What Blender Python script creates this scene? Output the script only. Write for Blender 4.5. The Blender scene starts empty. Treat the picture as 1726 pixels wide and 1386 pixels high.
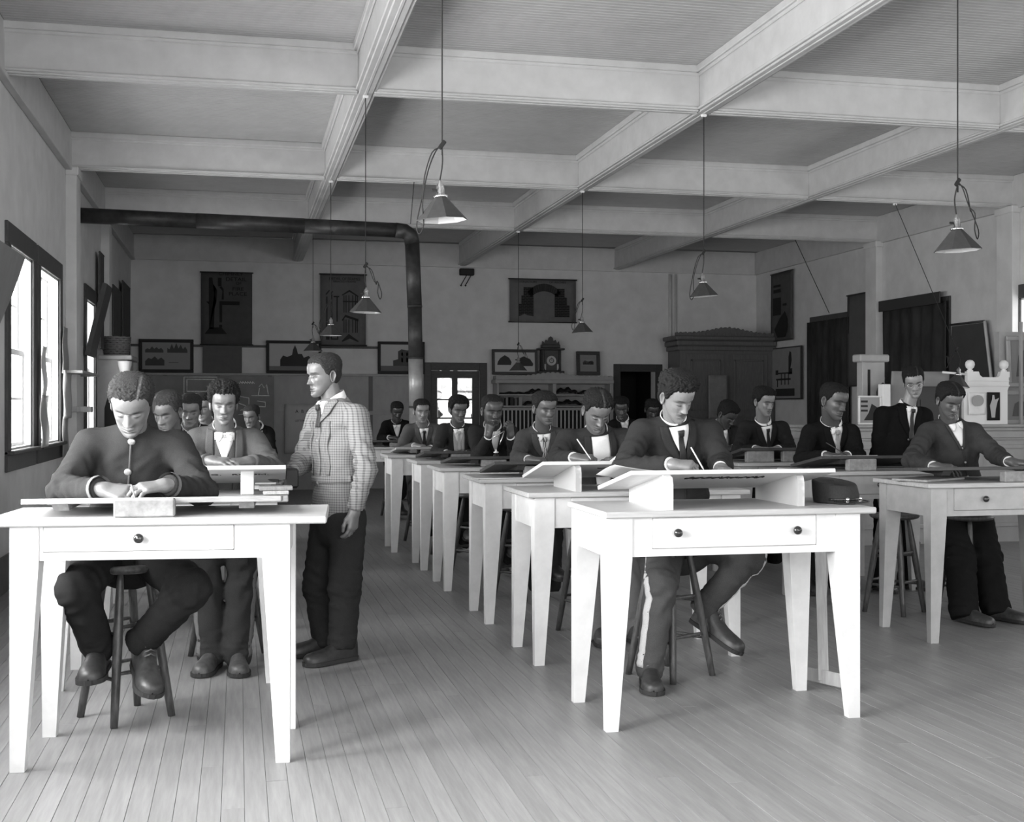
import bpy, bmesh, math, random
import numpy as np
from mathutils import Vector, Matrix, Euler

SC = bpy.context.scene
COL = SC.collection
PI = math.pi
rnd = random.Random(7)

# ------------------------------------------------------------------ camera, sky, lights, exposure
CAM_H, FPX, YAW, HOR = 1.41, 2050.0, 0.2212, 687.0
cs, sn = math.cos(YAW), math.sin(YAW)
cam = bpy.data.cameras.new('camera'); camo = bpy.data.objects.new('camera', cam); COL.objects.link(camo)
camo.location = (0, 0, CAM_H); camo.rotation_euler = (PI / 2, 0, -YAW)
cam.sensor_fit = 'HORIZONTAL'; cam.sensor_width = 36.0; cam.lens = FPX / 1726 * 36.0
cam.shift_y = -(693 - HOR) / 1726.0
cam.clip_start = 0.05; cam.clip_end = 300
SC.camera = camo
vs = SC.view_settings
vs.view_transform = 'Standard'; vs.look = 'None'; vs.gamma = 1.0; vs.use_curve_mapping = False
vs.exposure = 0.28
W = bpy.data.worlds.new('sky'); SC.world = W; W.use_nodes = True
W.node_tree.nodes['Background'].inputs[0].default_value = (1, 1, 1, 1)
W.node_tree.nodes['Background'].inputs[1].default_value = 1.6
XL, XR, YB, YF = -1.75, 9.44, 21.17, -2.6        # room: left wall, right wall, back wall, wall behind the camera
ZB, ZC = 3.91, 4.29                               # beam undersides, ceiling boards
L_ROWS = [(0.6, 2.0), (2.3, 3.7), (4.3, 5.7), (6.0, 7.4), (10.1, 11.17), (11.57, 12.79), (14.98, 15.85)]
R_ROWS = [(-1.6, 0.2), (1.2, 3.0), (4.2, 6.0), (7.2, 9.0), (11.4, 13.3), (14.95, 16.3), (17.7, 18.8)]
B_ROWS = [(-1.2, 0.3), (0.9, 2.4), (3.0, 4.5), (5.1, 6.6), (7.2, 8.7)]   # windows in the wall behind the camera
def window_light(name, loc, rot, sx, sy, power):
    l = bpy.data.lights.new(name, 'AREA'); l.shape = 'RECTANGLE'; l.size = sx; l.size_y = sy; l.energy = power
    o = bpy.data.objects.new(name, l); COL.objects.link(o); o.location = loc; o.rotation_euler = rot
    return o
PL, PR, PB = (120, 380, 280, 105, 100, 100, 55), 30.0, 100.0
for (a, b), pw in zip(L_ROWS, PL):
    window_light('daylight_left', (XL - 0.35, (a + b) / 2, 1.95), (0, -PI / 2 - 0.12, 0), 1.7, b - a, pw)
for a, b in R_ROWS:
    if a < 14: window_light('daylight_right', (XR + 0.35, (a + b) / 2, 1.95), (0, PI / 2, 0), 1.7, b - a, PR)
for a, b in B_ROWS:
    window_light('daylight_behind', ((a + b) / 2, YF - 0.35, 2.05), (PI / 2, 0, 0), b - a, 2.0, PB)

def at(px, py, Y):
    """point at room depth Y seen at photo pixel (px, py)"""
    a = (px - 863) / FPX; zc = Y / (-a * sn + cs); xc = a * zc
    return np.array([xc * cs + zc * sn, Y, CAM_H - (py - HOR) * zc / FPX])
def atx(px, py, X):
    a = (px - 863) / FPX; zc = X / (a * cs + sn); xc = a * zc
    return np.array([X, -xc * sn + zc * cs, CAM_H - (py - HOR) * zc / FPX])
def atz(px, py, z=0.0):
    zc = FPX * (CAM_H - z) / (py - HOR); xc = (px - 863) * zc / FPX
    return np.array([xc * cs + zc * sn, -xc * sn + zc * cs, z])

# ------------------------------------------------------------------ materials (the photograph is monochrome: every colour is a grey)
MATS = {}
def _nt(m):
    nt = m.node_tree; return nt, nt.nodes, nt.links, nt.nodes['Principled BSDF']
def mat(name, v, rough=0.6, kind=None, amp=0.12, scale=30.0, bump=0.0, metal=0.0, spec=0.35, stretch=(1, 1, 1), coords='Object'):
    if name in MATS: return MATS[name]
    m = bpy.data.materials.new(name); m.use_nodes = True; MATS[name] = m
    nt, N, L, bs = _nt(m)
    bs.inputs['Base Color'].default_value = (v, v, v, 1); bs.inputs['Roughness'].default_value = rough
    bs.inputs['Metallic'].default_value = metal; bs.inputs['Specular IOR Level'].default_value = spec
    if kind:
        tc = N.new('ShaderNodeTexCoord'); mp = N.new('ShaderNodeMapping'); L.new(tc.outputs[coords], mp.inputs[0])
        mp.inputs['Scale'].default_value = stretch
        if kind == 'wave':
            tx = N.new('ShaderNodeTexWave'); tx.inputs['Scale'].default_value = scale; tx.inputs['Distortion'].default_value = 6
            tx.inputs['Detail'].default_value = 3; tx.inputs['Detail Scale'].default_value = 1.2; fac = tx.outputs['Fac']
        else:
            tx = N.new('ShaderNodeTexNoise'); tx.inputs['Scale'].default_value = scale; tx.inputs['Detail'].default_value = 5
            tx.inputs['Roughness'].default_value = 0.6; fac = tx.outputs['Fac']
        L.new(mp.outputs[0], tx.inputs['Vector'])
        mr = N.new('ShaderNodeMapRange'); mr.inputs['From Min'].default_value = 0.25; mr.inputs['From Max'].default_value = 0.75
        mr.inputs['To Min'].default_value = v * (1 - amp); mr.inputs['To Max'].default_value = v * (1 + amp)
        L.new(fac, mr.inputs['Value']); L.new(mr.outputs[0], bs.inputs['Base Color'])
        if bump:
            bp = N.new('ShaderNodeBump'); bp.inputs['Strength'].default_value = bump; bp.inputs['Distance'].default_value = 0.004
            L.new(fac, bp.inputs['Height']); L.new(bp.outputs[0], bs.inputs['Normal'])
    return m
def vary(m, amount):
    """per-object tone variation (each board its own shade)"""
    nt, N, L, bs = _nt(m)
    oi = N.new('ShaderNodeObjectInfo'); mr = N.new('ShaderNodeMapRange')
    mr.inputs['To Min'].default_value = 1 - amount; mr.inputs['To Max'].default_value = 1 + amount
    L.new(oi.outputs['Random'], mr.inputs['Value'])
    mx = N.new('ShaderNodeMath'); mx.operation = 'MULTIPLY'
    inp = bs.inputs['Base Color']
    if inp.is_linked:
        src = inp.links[0].from_socket; L.new(src, mx.inputs[0])
    else: mx.inputs[0].default_value = inp.default_value[0]
    L.new(mr.outputs[0], mx.inputs[1]); L.new(mx.outputs[0], inp)
    return m

# ------------------------------------------------------------------ objects
def link(name, me, m=None, parent=None, loc=None):
    o = bpy.data.objects.new(name, me); COL.objects.link(o)
    if m is not None and not me.materials: me.materials.append(m)
    if parent is not None: o.parent = parent
    if loc is not None: o.location = loc
    return o
def tag(o, label=None, cat=None, group=None, kind=None):
    if label: o['label'] = label
    if cat: o['category'] = cat
    if group: o['group'] = group
    if kind: o['kind'] = kind
    return o
def thing(name, label, cat, loc=(0, 0, 0), rz=0.0, group=None):
    o = bpy.data.objects.new(name, None); COL.objects.link(o); o.empty_display_size = 0.1
    o.location = loc; o.rotation_euler = (0, 0, rz)
    return tag(o, label, cat, group)
def structure(o): o['kind'] = 'structure'; return o
def copy_tree(o, parent=None):
    c = o.copy(); COL.objects.link(c)
    if parent is not None: c.parent = parent
    for ch in list(o.children): copy_tree(ch, c)
    return c

class MB:
    """collects shapes, builds ONE mesh object"""
    def __init__(s): s.v = []; s.f = []; s.sm = []
    def add(s, v, f, smooth=False):
        n = len(s.v); s.v += [tuple(map(float, p)) for p in v]; s.f += [tuple(i + n for i in q) for q in f]; s.sm += [smooth] * len(f); return s
    def box(s, c, d, rot=None, bev=0.0):
        x, y, z = d[0] / 2, d[1] / 2, d[2] / 2
        if bev > 0:
            b = min(bev, x * .9, y * .9, z * .9); vs_ = []; idx = {}
            for sx in (-1, 1):
                for sy in (-1, 1):
                    for sz in (-1, 1):
                        for ax in range(3):
                            p = [sx * (x - b), sy * (y - b), sz * (z - b)]; p[ax] = (sx * x, sy * y, sz * z)[ax]
                            idx[(sx, sy, sz, ax)] = len(vs_); vs_.append(p)
            fs = []
            for ax in range(3):
                o = [i for i in range(3) if i != ax]
                for sg in (-1, 1):
                    q = []
                    for a1, a2 in ((-1, -1), (1, -1), (1, 1), (-1, 1)):
                        k = [0, 0, 0]; k[ax] = sg; k[o[0]] = a1; k[o[1]] = a2; q.append(idx[(k[0], k[1], k[2], ax)])
                    flip = (sg < 0) != (ax == 1)
                    fs.append(tuple(reversed(q)) if flip else tuple(q))
            for ax in range(3):
                o = [i for i in range(3) if i != ax]
                for a1 in (-1, 1):
                    for a2 in (-1, 1):
                        q = []
                        for sg, e in ((-1, 0), (1, 0), (1, 1), (-1, 1)):
                            k = [0, 0, 0]; k[ax] = sg; k[o[0]] = a1; k[o[1]] = a2; q.append(idx[(k[0], k[1], k[2], o[e])])
                        fs.append(tuple(q))
            for sx in (-1, 1):
                for sy in (-1, 1):
                    for sz in (-1, 1): fs.append(tuple(idx[(sx, sy, sz, a)] for a in range(3)))
            # orient outwards
            V = np.array(vs_); out = []
            for q in fs:
                a_, b_, c_ = V[q[0]], V[q[1]], V[q[2]]
                out.append(q if np.dot(np.cross(b_ - a_, c_ - a_), V[list(q)].mean(0)) > 0 else tuple(reversed(q)))
            fs = out
        else:
            vs_ = [(-x, -y, -z), (x, -y, -z), (x, y, -z), (-x, y, -z), (-x, -y, z), (x, -y, z), (x, y, z), (-x, y, z)]
            fs = [(0, 3, 2, 1), (4, 5, 6, 7), (0, 1, 5, 4), (1, 2, 6, 5), (2, 3, 7, 6), (3, 0, 4, 7)]
        M = rot if rot is not None else None
        if M is not None: vs_ = [tuple(M @ Vector(p)) for p in vs_]
        return s.add([(p[0] + c[0], p[1] + c[1], p[2] + c[2]) for p in vs_], fs)
    def b2(s, lo, hi, bev=0.0):
        return s.box([(lo[i] + hi[i]) / 2 for i in range(3)], [abs(hi[i] - lo[i]) for i in range(3)], None, bev)
    def hexa(s, bot, top):
        """8-corner solid: bottom and top quads (counter-clockwise from above)"""
        return s.add(list(bot) + list(top), [(0, 3, 2, 1), (4, 5, 6, 7), (0, 1, 5, 4), (1, 2, 6, 5), (2, 3, 7, 6), (3, 0, 4, 7)])
    def prism(s, poly, vec):
        n = len(poly); v = [tuple(p) for p in poly] + [tuple(np.array(p) + np.array(vec)) for p in poly]
        f = [tuple(range(n - 1, -1, -1)), tuple(range(n, 2 * n))] + [(i, (i + 1) % n, n + (i + 1) % n, n + i) for i in range(n)]
        return s.add(v, f)
    def tube(s, pts, r, n=10, cap=True, smooth=True):
        pts = [np.array(p, float) for p in pts]; R = r if hasattr(r, '__len__') else [r] * len(pts)
        t0 = pts[1] - pts[0]; t0 /= np.linalg.norm(t0)
        up = np.array([0, 0, 1.0]) if abs(t0[2]) < .9 else np.array([1.0, 0, 0])
        u = np.cross(t0, up); u /= np.linalg.norm(u); V = []; F = []
        for i, p in enumerate(pts):
            a = pts[max(i - 1, 0)]; b = pts[min(i + 1, len(pts) - 1)]; t = (b - a) / (np.linalg.norm(b - a) + 1e-12)
            u = u - t * np.dot(u, t); u /= np.linalg.norm(u); w = np.cross(t, u)
            for k in range(n):
                an = 2 * PI * k / n; V.append(p + (u * math.cos(an) + w * math.sin(an)) * R[i])
        for i in range(len(pts) - 1):
            for k in range(n): F.append((i * n + k, i * n + (k + 1) % n, (i + 1) * n + (k + 1) % n, (i + 1) * n + k))
        s.add(V, F, smooth)
        if cap:
            m = len(s.v) - len(V)
            s.f.append(tuple(m + k for k in range(n - 1, -1, -1))); s.f.append(tuple(m + (len(pts) - 1) * n + k for k in range(n))); s.sm += [False, False]
        return s
    def lathe(s, prof, c=(0, 0, 0), n=24, smooth=True, axis=None):
        """profile [(r, z)] about +z; axis = Matrix 3x3 to re-orient"""
        V = []; F = []
        for r, z in prof:
            for k in range(n):
                a = 2 * PI * k / n; V.append((r * math.cos(a), r * math.sin(a), z))
        for i in range(len(prof) - 1):
            for k in range(n): F.append((i * n + k, i * n + (k + 1) % n, (i + 1) * n + (k + 1) % n, (i + 1) * n + k))
        if axis is not None: V = [tuple(axis @ Vector(p)) for p in V]
        return s.add([(p[0] + c[0], p[1] + c[1], p[2] + c[2]) for p in V], F, smooth)
    def grid(s, P, thick=0.0, smooth=True, direction=None):
        """P: rows x cols x 3 array -> sheet, thickened along its normals (or direction)"""
        P = np.asarray(P, float); r, c = P.shape[:2]
        if thick:
            if direction is None:
                gu = np.gradient(P, axis=0); gv = np.gradient(P, axis=1); nrm = np.cross(gu, gv); nrm /= (np.linalg.norm(nrm, axis=2, keepdims=True) + 1e-12)
            else: nrm = np.broadcast_to(np.array(direction, float), P.shape)
            Q = P + nrm * thick
            V = np.concatenate([P.reshape(-1, 3), Q.reshape(-1, 3)]); o = r * c; F = []
            for i in range(r - 1):
                for j in range(c - 1):
                    a, b, d, e = i * c + j, i * c + j + 1, (i + 1) * c + j + 1, (i + 1) * c + j
                    F.append((a, b, d, e)); F.append((o + e, o + d, o + b, o + a))
            edge = [(i, 0) for i in range(r)] + [(r - 1, j) for j in range(1, c)] + [(i, c - 1) for i in range(r - 2, -1, -1)] + [(0, j) for j in range(c - 2, 0, -1)]
            for k in range(len(edge)):
                a = edge[k][0] * c + edge[k][1]; b = edge[(k + 1) % len(edge)]; b = b[0] * c + b[1]
                F.append((a, b, o + b, o + a))
            return s.add(V, F, smooth)
        F = [(i * c + j, i * c + j + 1, (i + 1) * c + j + 1, (i + 1) * c + j) for i in range(r - 1) for j in range(c - 1)]
        return s.add(P.reshape(-1, 3), F, smooth)
    def mesh(s, name, off=(0, 0, 0)):
        me = bpy.data.meshes.new(name)
        me.from_pydata([(p[0] - off[0], p[1] - off[1], p[2] - off[2]) for p in s.v], [], s.f)
        me.polygons.foreach_set('use_smooth', s.sm); me.update(); return me
    def build(s, name, m, parent=None, off=(0, 0, 0), loc=None, fix=False):
        me = s.mesh(name, off)
        if fix:
            bm = bmesh.new(); bm.from_mesh(me); bmesh.ops.recalc_face_normals(bm, faces=bm.faces); bm.to_mesh(me); bm.free()
        return link(name, me, m, parent, loc)
def rotz(a): return Matrix.Rotation(a, 3, 'Z')
def nrm(v): v = np.asarray(v, float); return v / (np.linalg.norm(v) + 1e-12)
# ------------------------------------------------------------------ people: implicit surfaces -> one mesh each for body, coat, trousers
def cone(P, a, b, ra, rb):
    a = np.asarray(a, np.float32); b = np.asarray(b, np.float32); ba = b - a; d2 = float(ba @ ba) + 1e-9
    q = P - a; t = np.clip(q @ ba / d2, 0, 1)
    return np.sqrt(((q - t[:, None] * ba) ** 2).sum(1)) - (ra + t * (rb - ra)), t
def smin(a, b, k):
    h = np.clip(0.5 + 0.5 * (b - a) / k, 0, 1); return b * (1 - h) + a * h - k * h * (1 - h)
def chain(P, st, R, k=0.03):
    """stations (centre, half width, half depth) of an elliptical trunk; R = lateral axis"""
    out = None; R = np.asarray(R, np.float32)
    for (c0, w0, d0), (c1, w1, d1) in zip(st[:-1], st[1:]):
        c0 = np.asarray(c0, np.float32); c1 = np.asarray(c1, np.float32); ax = c1 - c0; ln = float(np.linalg.norm(ax)); ax = ax / ln
        D = np.cross(R, ax); D = D / np.linalg.norm(D)
        q = P - c0; tt = q @ ax / ln; t = np.clip(tt, 0, 1); res = (tt - t) * ln
        qq = q - (t * ln)[:, None] * ax
        w = w0 + t * (w1 - w0); d = d0 + t * (d1 - d0); m = np.minimum(w, d)
        f = (np.sqrt((np.abs(qq @ R) / w) ** 2 + (np.abs(qq @ D) / d) ** 2 + (res / (m * .8)) ** 2) - 1) * m
        out = f if out is None else smin(out, f, k)
    return out
def snets(fn, lo, hi, h):
    lo = np.asarray(lo, float); n = np.maximum(np.ceil((np.asarray(hi) - lo) / h).astype(int) + 1, 3)
    ax = [lo[i] + h * np.arange(n[i]) for i in range(3)]
    G = np.stack(np.meshgrid(*ax, indexing='ij'), -1).reshape(-1, 3).astype(np.float32)
    F = fn(G).reshape(n).astype(np.float32)
    F[0] = F[-1] = 1e-3 + np.maximum(F[0], 0).max(); F[:, 0] = F[:, -1] = .01; F[:, :, 0] = F[:, :, -1] = .01
    S = F < 0
    c = [S[i:n[0] - 1 + i, j:n[1] - 1 + j, k:n[2] - 1 + k] for i in (0, 1) for j in (0, 1) for k in (0, 1)]
    sm = sum(x.astype(np.int8) for x in c); mix = (sm > 0) & (sm < 8)
    I = np.argwhere(mix); vid = -np.ones(mix.shape, int); vid[mix] = np.arange(len(I))
    cor = np.array([(i, j, k) for i in (0, 1) for j in (0, 1) for k in (0, 1)])
    val = [F[I[:, 0] + a, I[:, 1] + b, I[:, 2] + d] for a, b, d in cor]
    pos = np.zeros((len(I), 3)); cnt = np.zeros(len(I))
    for a in range(8):
        for b in range(a + 1, 8):
            if np.abs(cor[a] - cor[b]).sum() != 1: continue
            va, vb = val[a], val[b]; cr = (va < 0) != (vb < 0); t = np.where(cr, va / np.where(cr, va - vb, 1), 0)
            pos += np.where(cr[:, None], cor[a] + t[:, None] * (cor[b] - cor[a]), 0); cnt += cr
    V = lo + h * (I + pos / np.maximum(cnt, 1)[:, None])
    quads = []
    for axn in range(3):
        sl0 = [slice(1, -1)] * 3; sl1 = [slice(1, -1)] * 3; sl0[axn] = slice(0, n[axn] - 1); sl1[axn] = slice(1, n[axn])
        s0 = S[tuple(sl0)]; s1 = S[tuple(sl1)]; E = np.argwhere(s0 != s1)
        if not len(E): continue
        fl = s0[tuple(E.T)]; base = E.copy(); o = [i for i in range(3) if i != axn]
        for i in o: base[:, i] += 1
        def cell(d1, d2):
            q = base.copy(); q[:, o[0]] -= d1; q[:, o[1]] -= d2; return vid[tuple(q.T)]
        q = np.stack([cell(1, 1), cell(0, 1), cell(0, 0), cell(1, 0)], 1)
        if axn == 1: fl = ~fl
        q[~fl] = q[~fl][:, ::-1]; quads.append(q)
    return V, np.concatenate(quads)
def np_mesh(name, V, Q, off, tone=None, smooth=True):
    me = bpy.data.meshes.new(name); V = np.asarray(V) - np.asarray(off)
    if isinstance(Q, np.ndarray):
        me.vertices.add(len(V)); me.vertices.foreach_set('co', V.astype(np.float32).ravel())
        me.loops.add(Q.size); me.loops.foreach_set('vertex_index', Q.astype(np.int32).ravel())
        me.polygons.add(len(Q)); me.polygons.foreach_set('loop_start', np.arange(0, Q.size, Q.shape[1], dtype=np.int32))
    else: me.from_pydata([tuple(p) for p in V], [], Q)
    me.update(calc_edges=True); me.validate()
    me.polygons.foreach_set('use_smooth', [smooth] * len(me.polygons))
    if tone is not None:
        at_ = me.attributes.new('tone', 'FLOAT', 'POINT'); at_.data.foreach_set('value', np.asarray(tone, np.float32))
    me.update(); return me
def creases(P, c, d, wl, amp, rad, q=0.0):
    c = np.asarray(c, np.float32); d = nrm(d).astype(np.float32); e = nrm(np.cross(d, (.3, .2, 1))).astype(np.float32); r = P - c
    w = np.exp(-(r ** 2).sum(1) / rad ** 2); s = np.abs(np.sin((r @ d) * (PI / wl) + 1.3 * np.sin((r @ e) * 14 + q) + q))
    return amp * w * (s ** .6 - .6)
def fold_noise(P, s):
    return np.sin(P[:, 0] * 31 * s + 2.1 * np.sin(P[:, 2] * 17 * s + P[:, 1] * 9)) * np.sin(P[:, 2] * 27 * s + 1.7 * np.sin(P[:, 1] * 23 * s + P[:, 0] * 13))

# ---- skin, hair and cloth materials
def skin_mat(v):
    name = 'skin_%02d' % round(v * 100)
    if name in MATS: return MATS[name]
    m = mat(name, v, 0.40, spec=0.6); nt, N, L, bs = _nt(m)
    a = N.new('ShaderNodeAttribute'); a.attribute_name = 'tone'
    nz = N.new('ShaderNodeTexNoise'); nz.inputs['Scale'].default_value = 60; nz.inputs['Detail'].default_value = 4
    mr = N.new('ShaderNodeMapRange'); mr.inputs['To Min'].default_value = v * .86; mr.inputs['To Max'].default_value = v * 1.14
    L.new(nz.outputs['Fac'], mr.inputs['Value'])
    mx = N.new('ShaderNodeMath'); mx.operation = 'MULTIPLY'; L.new(a.outputs['Fac'], mx.inputs[0]); L.new(mr.outputs[0], mx.inputs[1])
    L.new(mx.outputs[0], bs.inputs['Base Color']); return m
def hair_mat(v=0.02):
    name = 'hair_%02d' % round(v * 100)
    if name in MATS: return MATS[name]
    m = mat(name, v, 0.8, 'noise', 0.6, 260, 1.0, spec=0.12)
    nt, N, L, bs = _nt(m)
    a = N.new('ShaderNodeAttribute'); a.attribute_name = 'tone'; mx = N.new('ShaderNodeMath'); mx.operation = 'MULTIPLY'
    src = bs.inputs['Base Color'].links[0].from_socket; L.new(src, mx.inputs[0]); L.new(a.outputs['Fac'], mx.inputs[1]); L.new(mx.outputs[0], bs.inputs['Base Color'])
    return m
def cloth(v, rough=0.9):
    return mat('cloth_%03d' % round(v * 1000), v, rough, 'noise', 0.35, 420, 0.35, spec=0.05)
def check_cloth():
    if 'checked_tweed' in MATS: return MATS['checked_tweed']
    m = mat('checked_tweed', 0.3, 0.9, spec=0.15); nt, N, L, bs = _nt(m)
    tc = N.new('ShaderNodeTexCoord'); sx = N.new('ShaderNodeSeparateXYZ'); L.new(tc.outputs['Object'], sx.inputs[0])
    def stripes(sock, per, w):
        d = N.new('ShaderNodeMath'); d.operation = 'DIVIDE'; L.new(sock, d.inputs[0]); d.inputs[1].default_value = per
        f = N.new('ShaderNodeMath'); f.operation = 'FRACT'; L.new(d.outputs[0], f.inputs[0])
        g = N.new('ShaderNodeMath'); g.operation = 'LESS_THAN'; L.new(f.outputs[0], g.inputs[0]); g.inputs[1].default_value = w; return g.outputs[0]
    def add(a, b):
        n = N.new('ShaderNodeMath'); n.operation = 'ADD'; L.new(a, n.inputs[0]); L.new(b, n.inputs[1]); return n.outputs[0]
    an = N.new('ShaderNodeMath'); an.operation = 'ARCTAN2'; L.new(sx.outputs[1], an.inputs[0]); L.new(sx.outputs[0], an.inputs[1]); sc_ = N.new('ShaderNodeMath'); sc_.operation = 'MULTIPLY'; sc_.inputs[1].default_value = .155; L.new(an.outputs[0], sc_.inputs[0]); xy = sc_.outputs[0]
    t = add(add(stripes(sx.outputs[2], 0.0140, 0.38), stripes(xy, 0.0140, 0.32)), stripes(sx.outputs[2], 0.0047, 0.3))
    mr = N.new('ShaderNodeMapRange'); mr.inputs['From Max'].default_value = 3; mr.inputs['To Min'].default_value = 0.27; mr.inputs['To Max'].default_value = 0.04
    L.new(t, mr.inputs['Value']); L.new(mr.outputs[0], bs.inputs['Base Color']); return m

# ---- head
HZ = np.array([0, .008, .02, .035, .05, .065, .08, .095, .112, .13, .15, .17, .19, .205, .217, .2235, .2255])
HW = np.array([.017, .0265, .037, .0475, .0545, .0595, .0635, .0665, .069, .0705, .073, .0745, .0705, .0605, .0425, .021, .001])
HF = np.array([.080, .0865, .0885, .0865, .085, .0855, .0855, .085, .084, .088, .0895, .085, .0725, .055, .030, .006, -.013])
HB = np.array([.048, .033, .012, -.014, -.040, -.062, -.076, -.084, -.090, -.096, -.101, -.101, -.094, -.081, -.060, -.036, -.015])
HM = np.array([.062, .057, .046, .034, .022, .010, .000, -.006, -.009, -.011, -.013, -.015, -.017, -.018, -.017, -.016, -.014])
def _sm(x, xs, ys):
    # smooth interpolation of a table
    xs = np.asarray(xs); d = np.gradient(ys, xs); i = np.clip(np.searchsorted(xs, x) - 1, 0, len(xs) - 2)
    h = xs[i + 1] - xs[i]; t = (x - xs[i]) / h
    return (2 * t**3 - 3 * t**2 + 1) * ys[i] + (t**3 - 2 * t**2 + t) * h * d[i] + (-2 * t**3 + 3 * t**2) * ys[i + 1] + (t**3 - t**2) * h * d[i + 1]
def head_base(a, z, n=2.25, fw=1.0):
    w = _sm(z, HZ, HW) * fw; yf = _sm(z, HZ, HF); yb = _sm(z, HZ, HB); ym = _sm(z, HZ, HM)
    s, c = np.sin(a), np.cos(a)
    x = w * np.sign(s) * np.abs(s) ** (2 / n)
    y = np.where(c > 0, ym + (yf - ym) * np.abs(c) ** (2 / n), ym + (yb - ym) * np.abs(c) ** (2 / 2.1))
    return x, y, ym
def head_mesh(nr=96, nc=96, moustache=0.0, fw=1.0, nose=1.0, lids=1.0, goatee=0.0, lips=1.0):
    u = np.linspace(0, 1, nr); z = .2255 * (u + .055 * np.sin(2 * PI * u) * -1 * 0)
    z = np.interp(u, [0, .05, .78, .93, 1.0], [0, .006, .160, .208, .2255])
    uu = np.linspace(-1, 1, nc, endpoint=False); a = PI * np.sign(uu) * (0.45 * np.abs(uu) + 0.55 * np.abs(uu) ** 2.2)
    A, Z = np.meshgrid(a, z); x, y, ym = head_base(A, Z, fw=fw)
    front = np.clip(np.cos(A) * 1.6, 0, 1)
    g = lambda x0, z0, sx, sz: np.exp(-((x - x0) / sx) ** 2 - ((Z - z0) / sz) ** 2)
    g2 = lambda x0, z0, sx, sz: g(x0, z0, sx, sz) + g(-x0, z0, sx, sz)
    dy = np.zeros_like(x); dx = np.zeros_like(x)
    t = np.clip((.121 - Z) / .043, 0, 1); cut = np.clip((Z - .0665) / .0115, 0, 1); cut = cut * cut * (3 - 2 * cut)
    hN = (.0025 + .0215 * t ** 1.25 * nose) * (t > 0) * cut; sx_ = .0085 + .0055 * t
    dy += hN * np.exp(-np.abs(x / sx_) ** 2.2)
    dy += .0085 * nose * g2(.0135, .0755, .0068, .0075)
    dy += -.0165 * g2(.031, .1172, .0175, .0105) + .0120 * lids * g2(.032, .1118, .0125, .0080) - .004 * g2(.013, .117, .006, .008)
    dy += .0045 * g2(.028, .1315, .022, .0065) - .0015 * g(0, .131, .008, .008)
    dy += .0045 * g2(.046, .0895, .016, .014) - .003 * g2(.044, .06, .014, .014)
    dy += .0075 * lips * g(0, .0500, .0165, .0042) + .0090 * lips * g(0, .0400, .0150, .0050) - .0066 * g(0, .0453, .0185, .0017)
    dy += -.0045 * g(0, .030, .020, .0055) + .0045 * g(0, .014, .017, .011) - .0015 * g(0, .058, .0035, .006)
    dy += -.0025 * g2(.026, .060, .006, .012)
    y = y + dy * front
    tone = np.ones_like(x)
    arc = .1335 - .10 * (np.abs(x) - .024) ** 2 / .03 + .002
    tone -= .90 * front * np.exp(-((Z - arc) / .0044) ** 2) * np.exp(-((np.abs(x) - .031) / .0175) ** 4)
    lash = .1075 + 2.2 * (np.abs(x) - .032) ** 2
    tone -= .95 * front * np.exp(-((Z - lash) / .0031) ** 2) * np.exp(-((np.abs(x) - .032) / .0135) ** 4)
    tone -= .50 * front * np.exp(-((Z - .1190) / .0022) ** 2) * np.exp(-((np.abs(x) - .031) / .014) ** 4)
    tone -= .42 * front * (g(0, .0498, .0175, .0042) + g(0, .0405, .0155, .0048)) + .60 * front * g(0, .0453, .0185, .0018)
    tone -= .5 * front * g2(.0075, .0692, .0042, .0028)
    tone -= .24 * front * g2(.031, .121, .018, .008) + .12 * front * g2(.0155, .075, .004, .008) + .10 * front * g(0, .031, .014, .004)  # shade painted into eye sockets, nose wings and the dent under the lip
    tone = np.clip(tone, .06, None)
    if moustache:
        k = front * np.exp(-((Z - .0585 + .10 * np.abs(x)) / .0058) ** 4) * np.exp(-(np.abs(x) / .029) ** 6)
        y = y + .0045 * k; tone -= .78 * moustache * k
    if goatee:
        k = front * np.exp(-((Z - .018) / .016) ** 4) * np.exp(-(np.abs(x) / .020) ** 4); y = y + .004 * k; tone -= .7 * goatee * k
    V = np.stack([x, y, Z - .1125], -1).reshape(-1, 3); F = []
    for i in range(nr - 1):
        for j in range(nc): F.append((i * nc + j, i * nc + (j + 1) % nc, (i + 1) * nc + (j + 1) % nc, (i + 1) * nc + j))
    F = [tuple(reversed(q)) for q in F]
    b = len(V); V = np.concatenate([V, [[0, .064, -.1125], [0, -.0145, .1131]]]); tone = np.concatenate([tone.reshape(-1), [1, 1]])
    for j in range(nc):
        F.append((b, j, (j + 1) % nc)); F.append((b + 1, (nr - 1) * nc + (j + 1) % nc, (nr - 1) * nc + j))
    # ears: cupped shells
    for sd in (-1, 1):
        m, k = 14, 7; P = []
        for i in range(m):
            th = 2 * PI * i / m
            for r in range(k):
                q = r / (k - 1)
                ex = .0175 * math.cos(th) * q * (1.0 if math.sin(th) > 0 else .78); ez = .033 * math.sin(th) * q
                lift = .013 * q ** 1.5 - (.006 if q > .85 else 0) - .002 * math.sin(q * PI)
                P.append((sd * (.067 * fw + 1.35 * lift + .008 * max(0, -ex / .0165) * q), -.012 + ex - .004 * math.sin(th), -.012 + ez))
        o = len(V); V = np.concatenate([V, P]); tone = np.concatenate([tone, np.full(len(P), .9)])
        for i in range(m):
            for r in range(k - 1):
                a_, b_, c_, d_ = o + i * k + r, o + ((i + 1) % m) * k + r, o + ((i + 1) % m) * k + r + 1, o + i * k + r + 1
                F.append((a_, b_, c_, d_))
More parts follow.
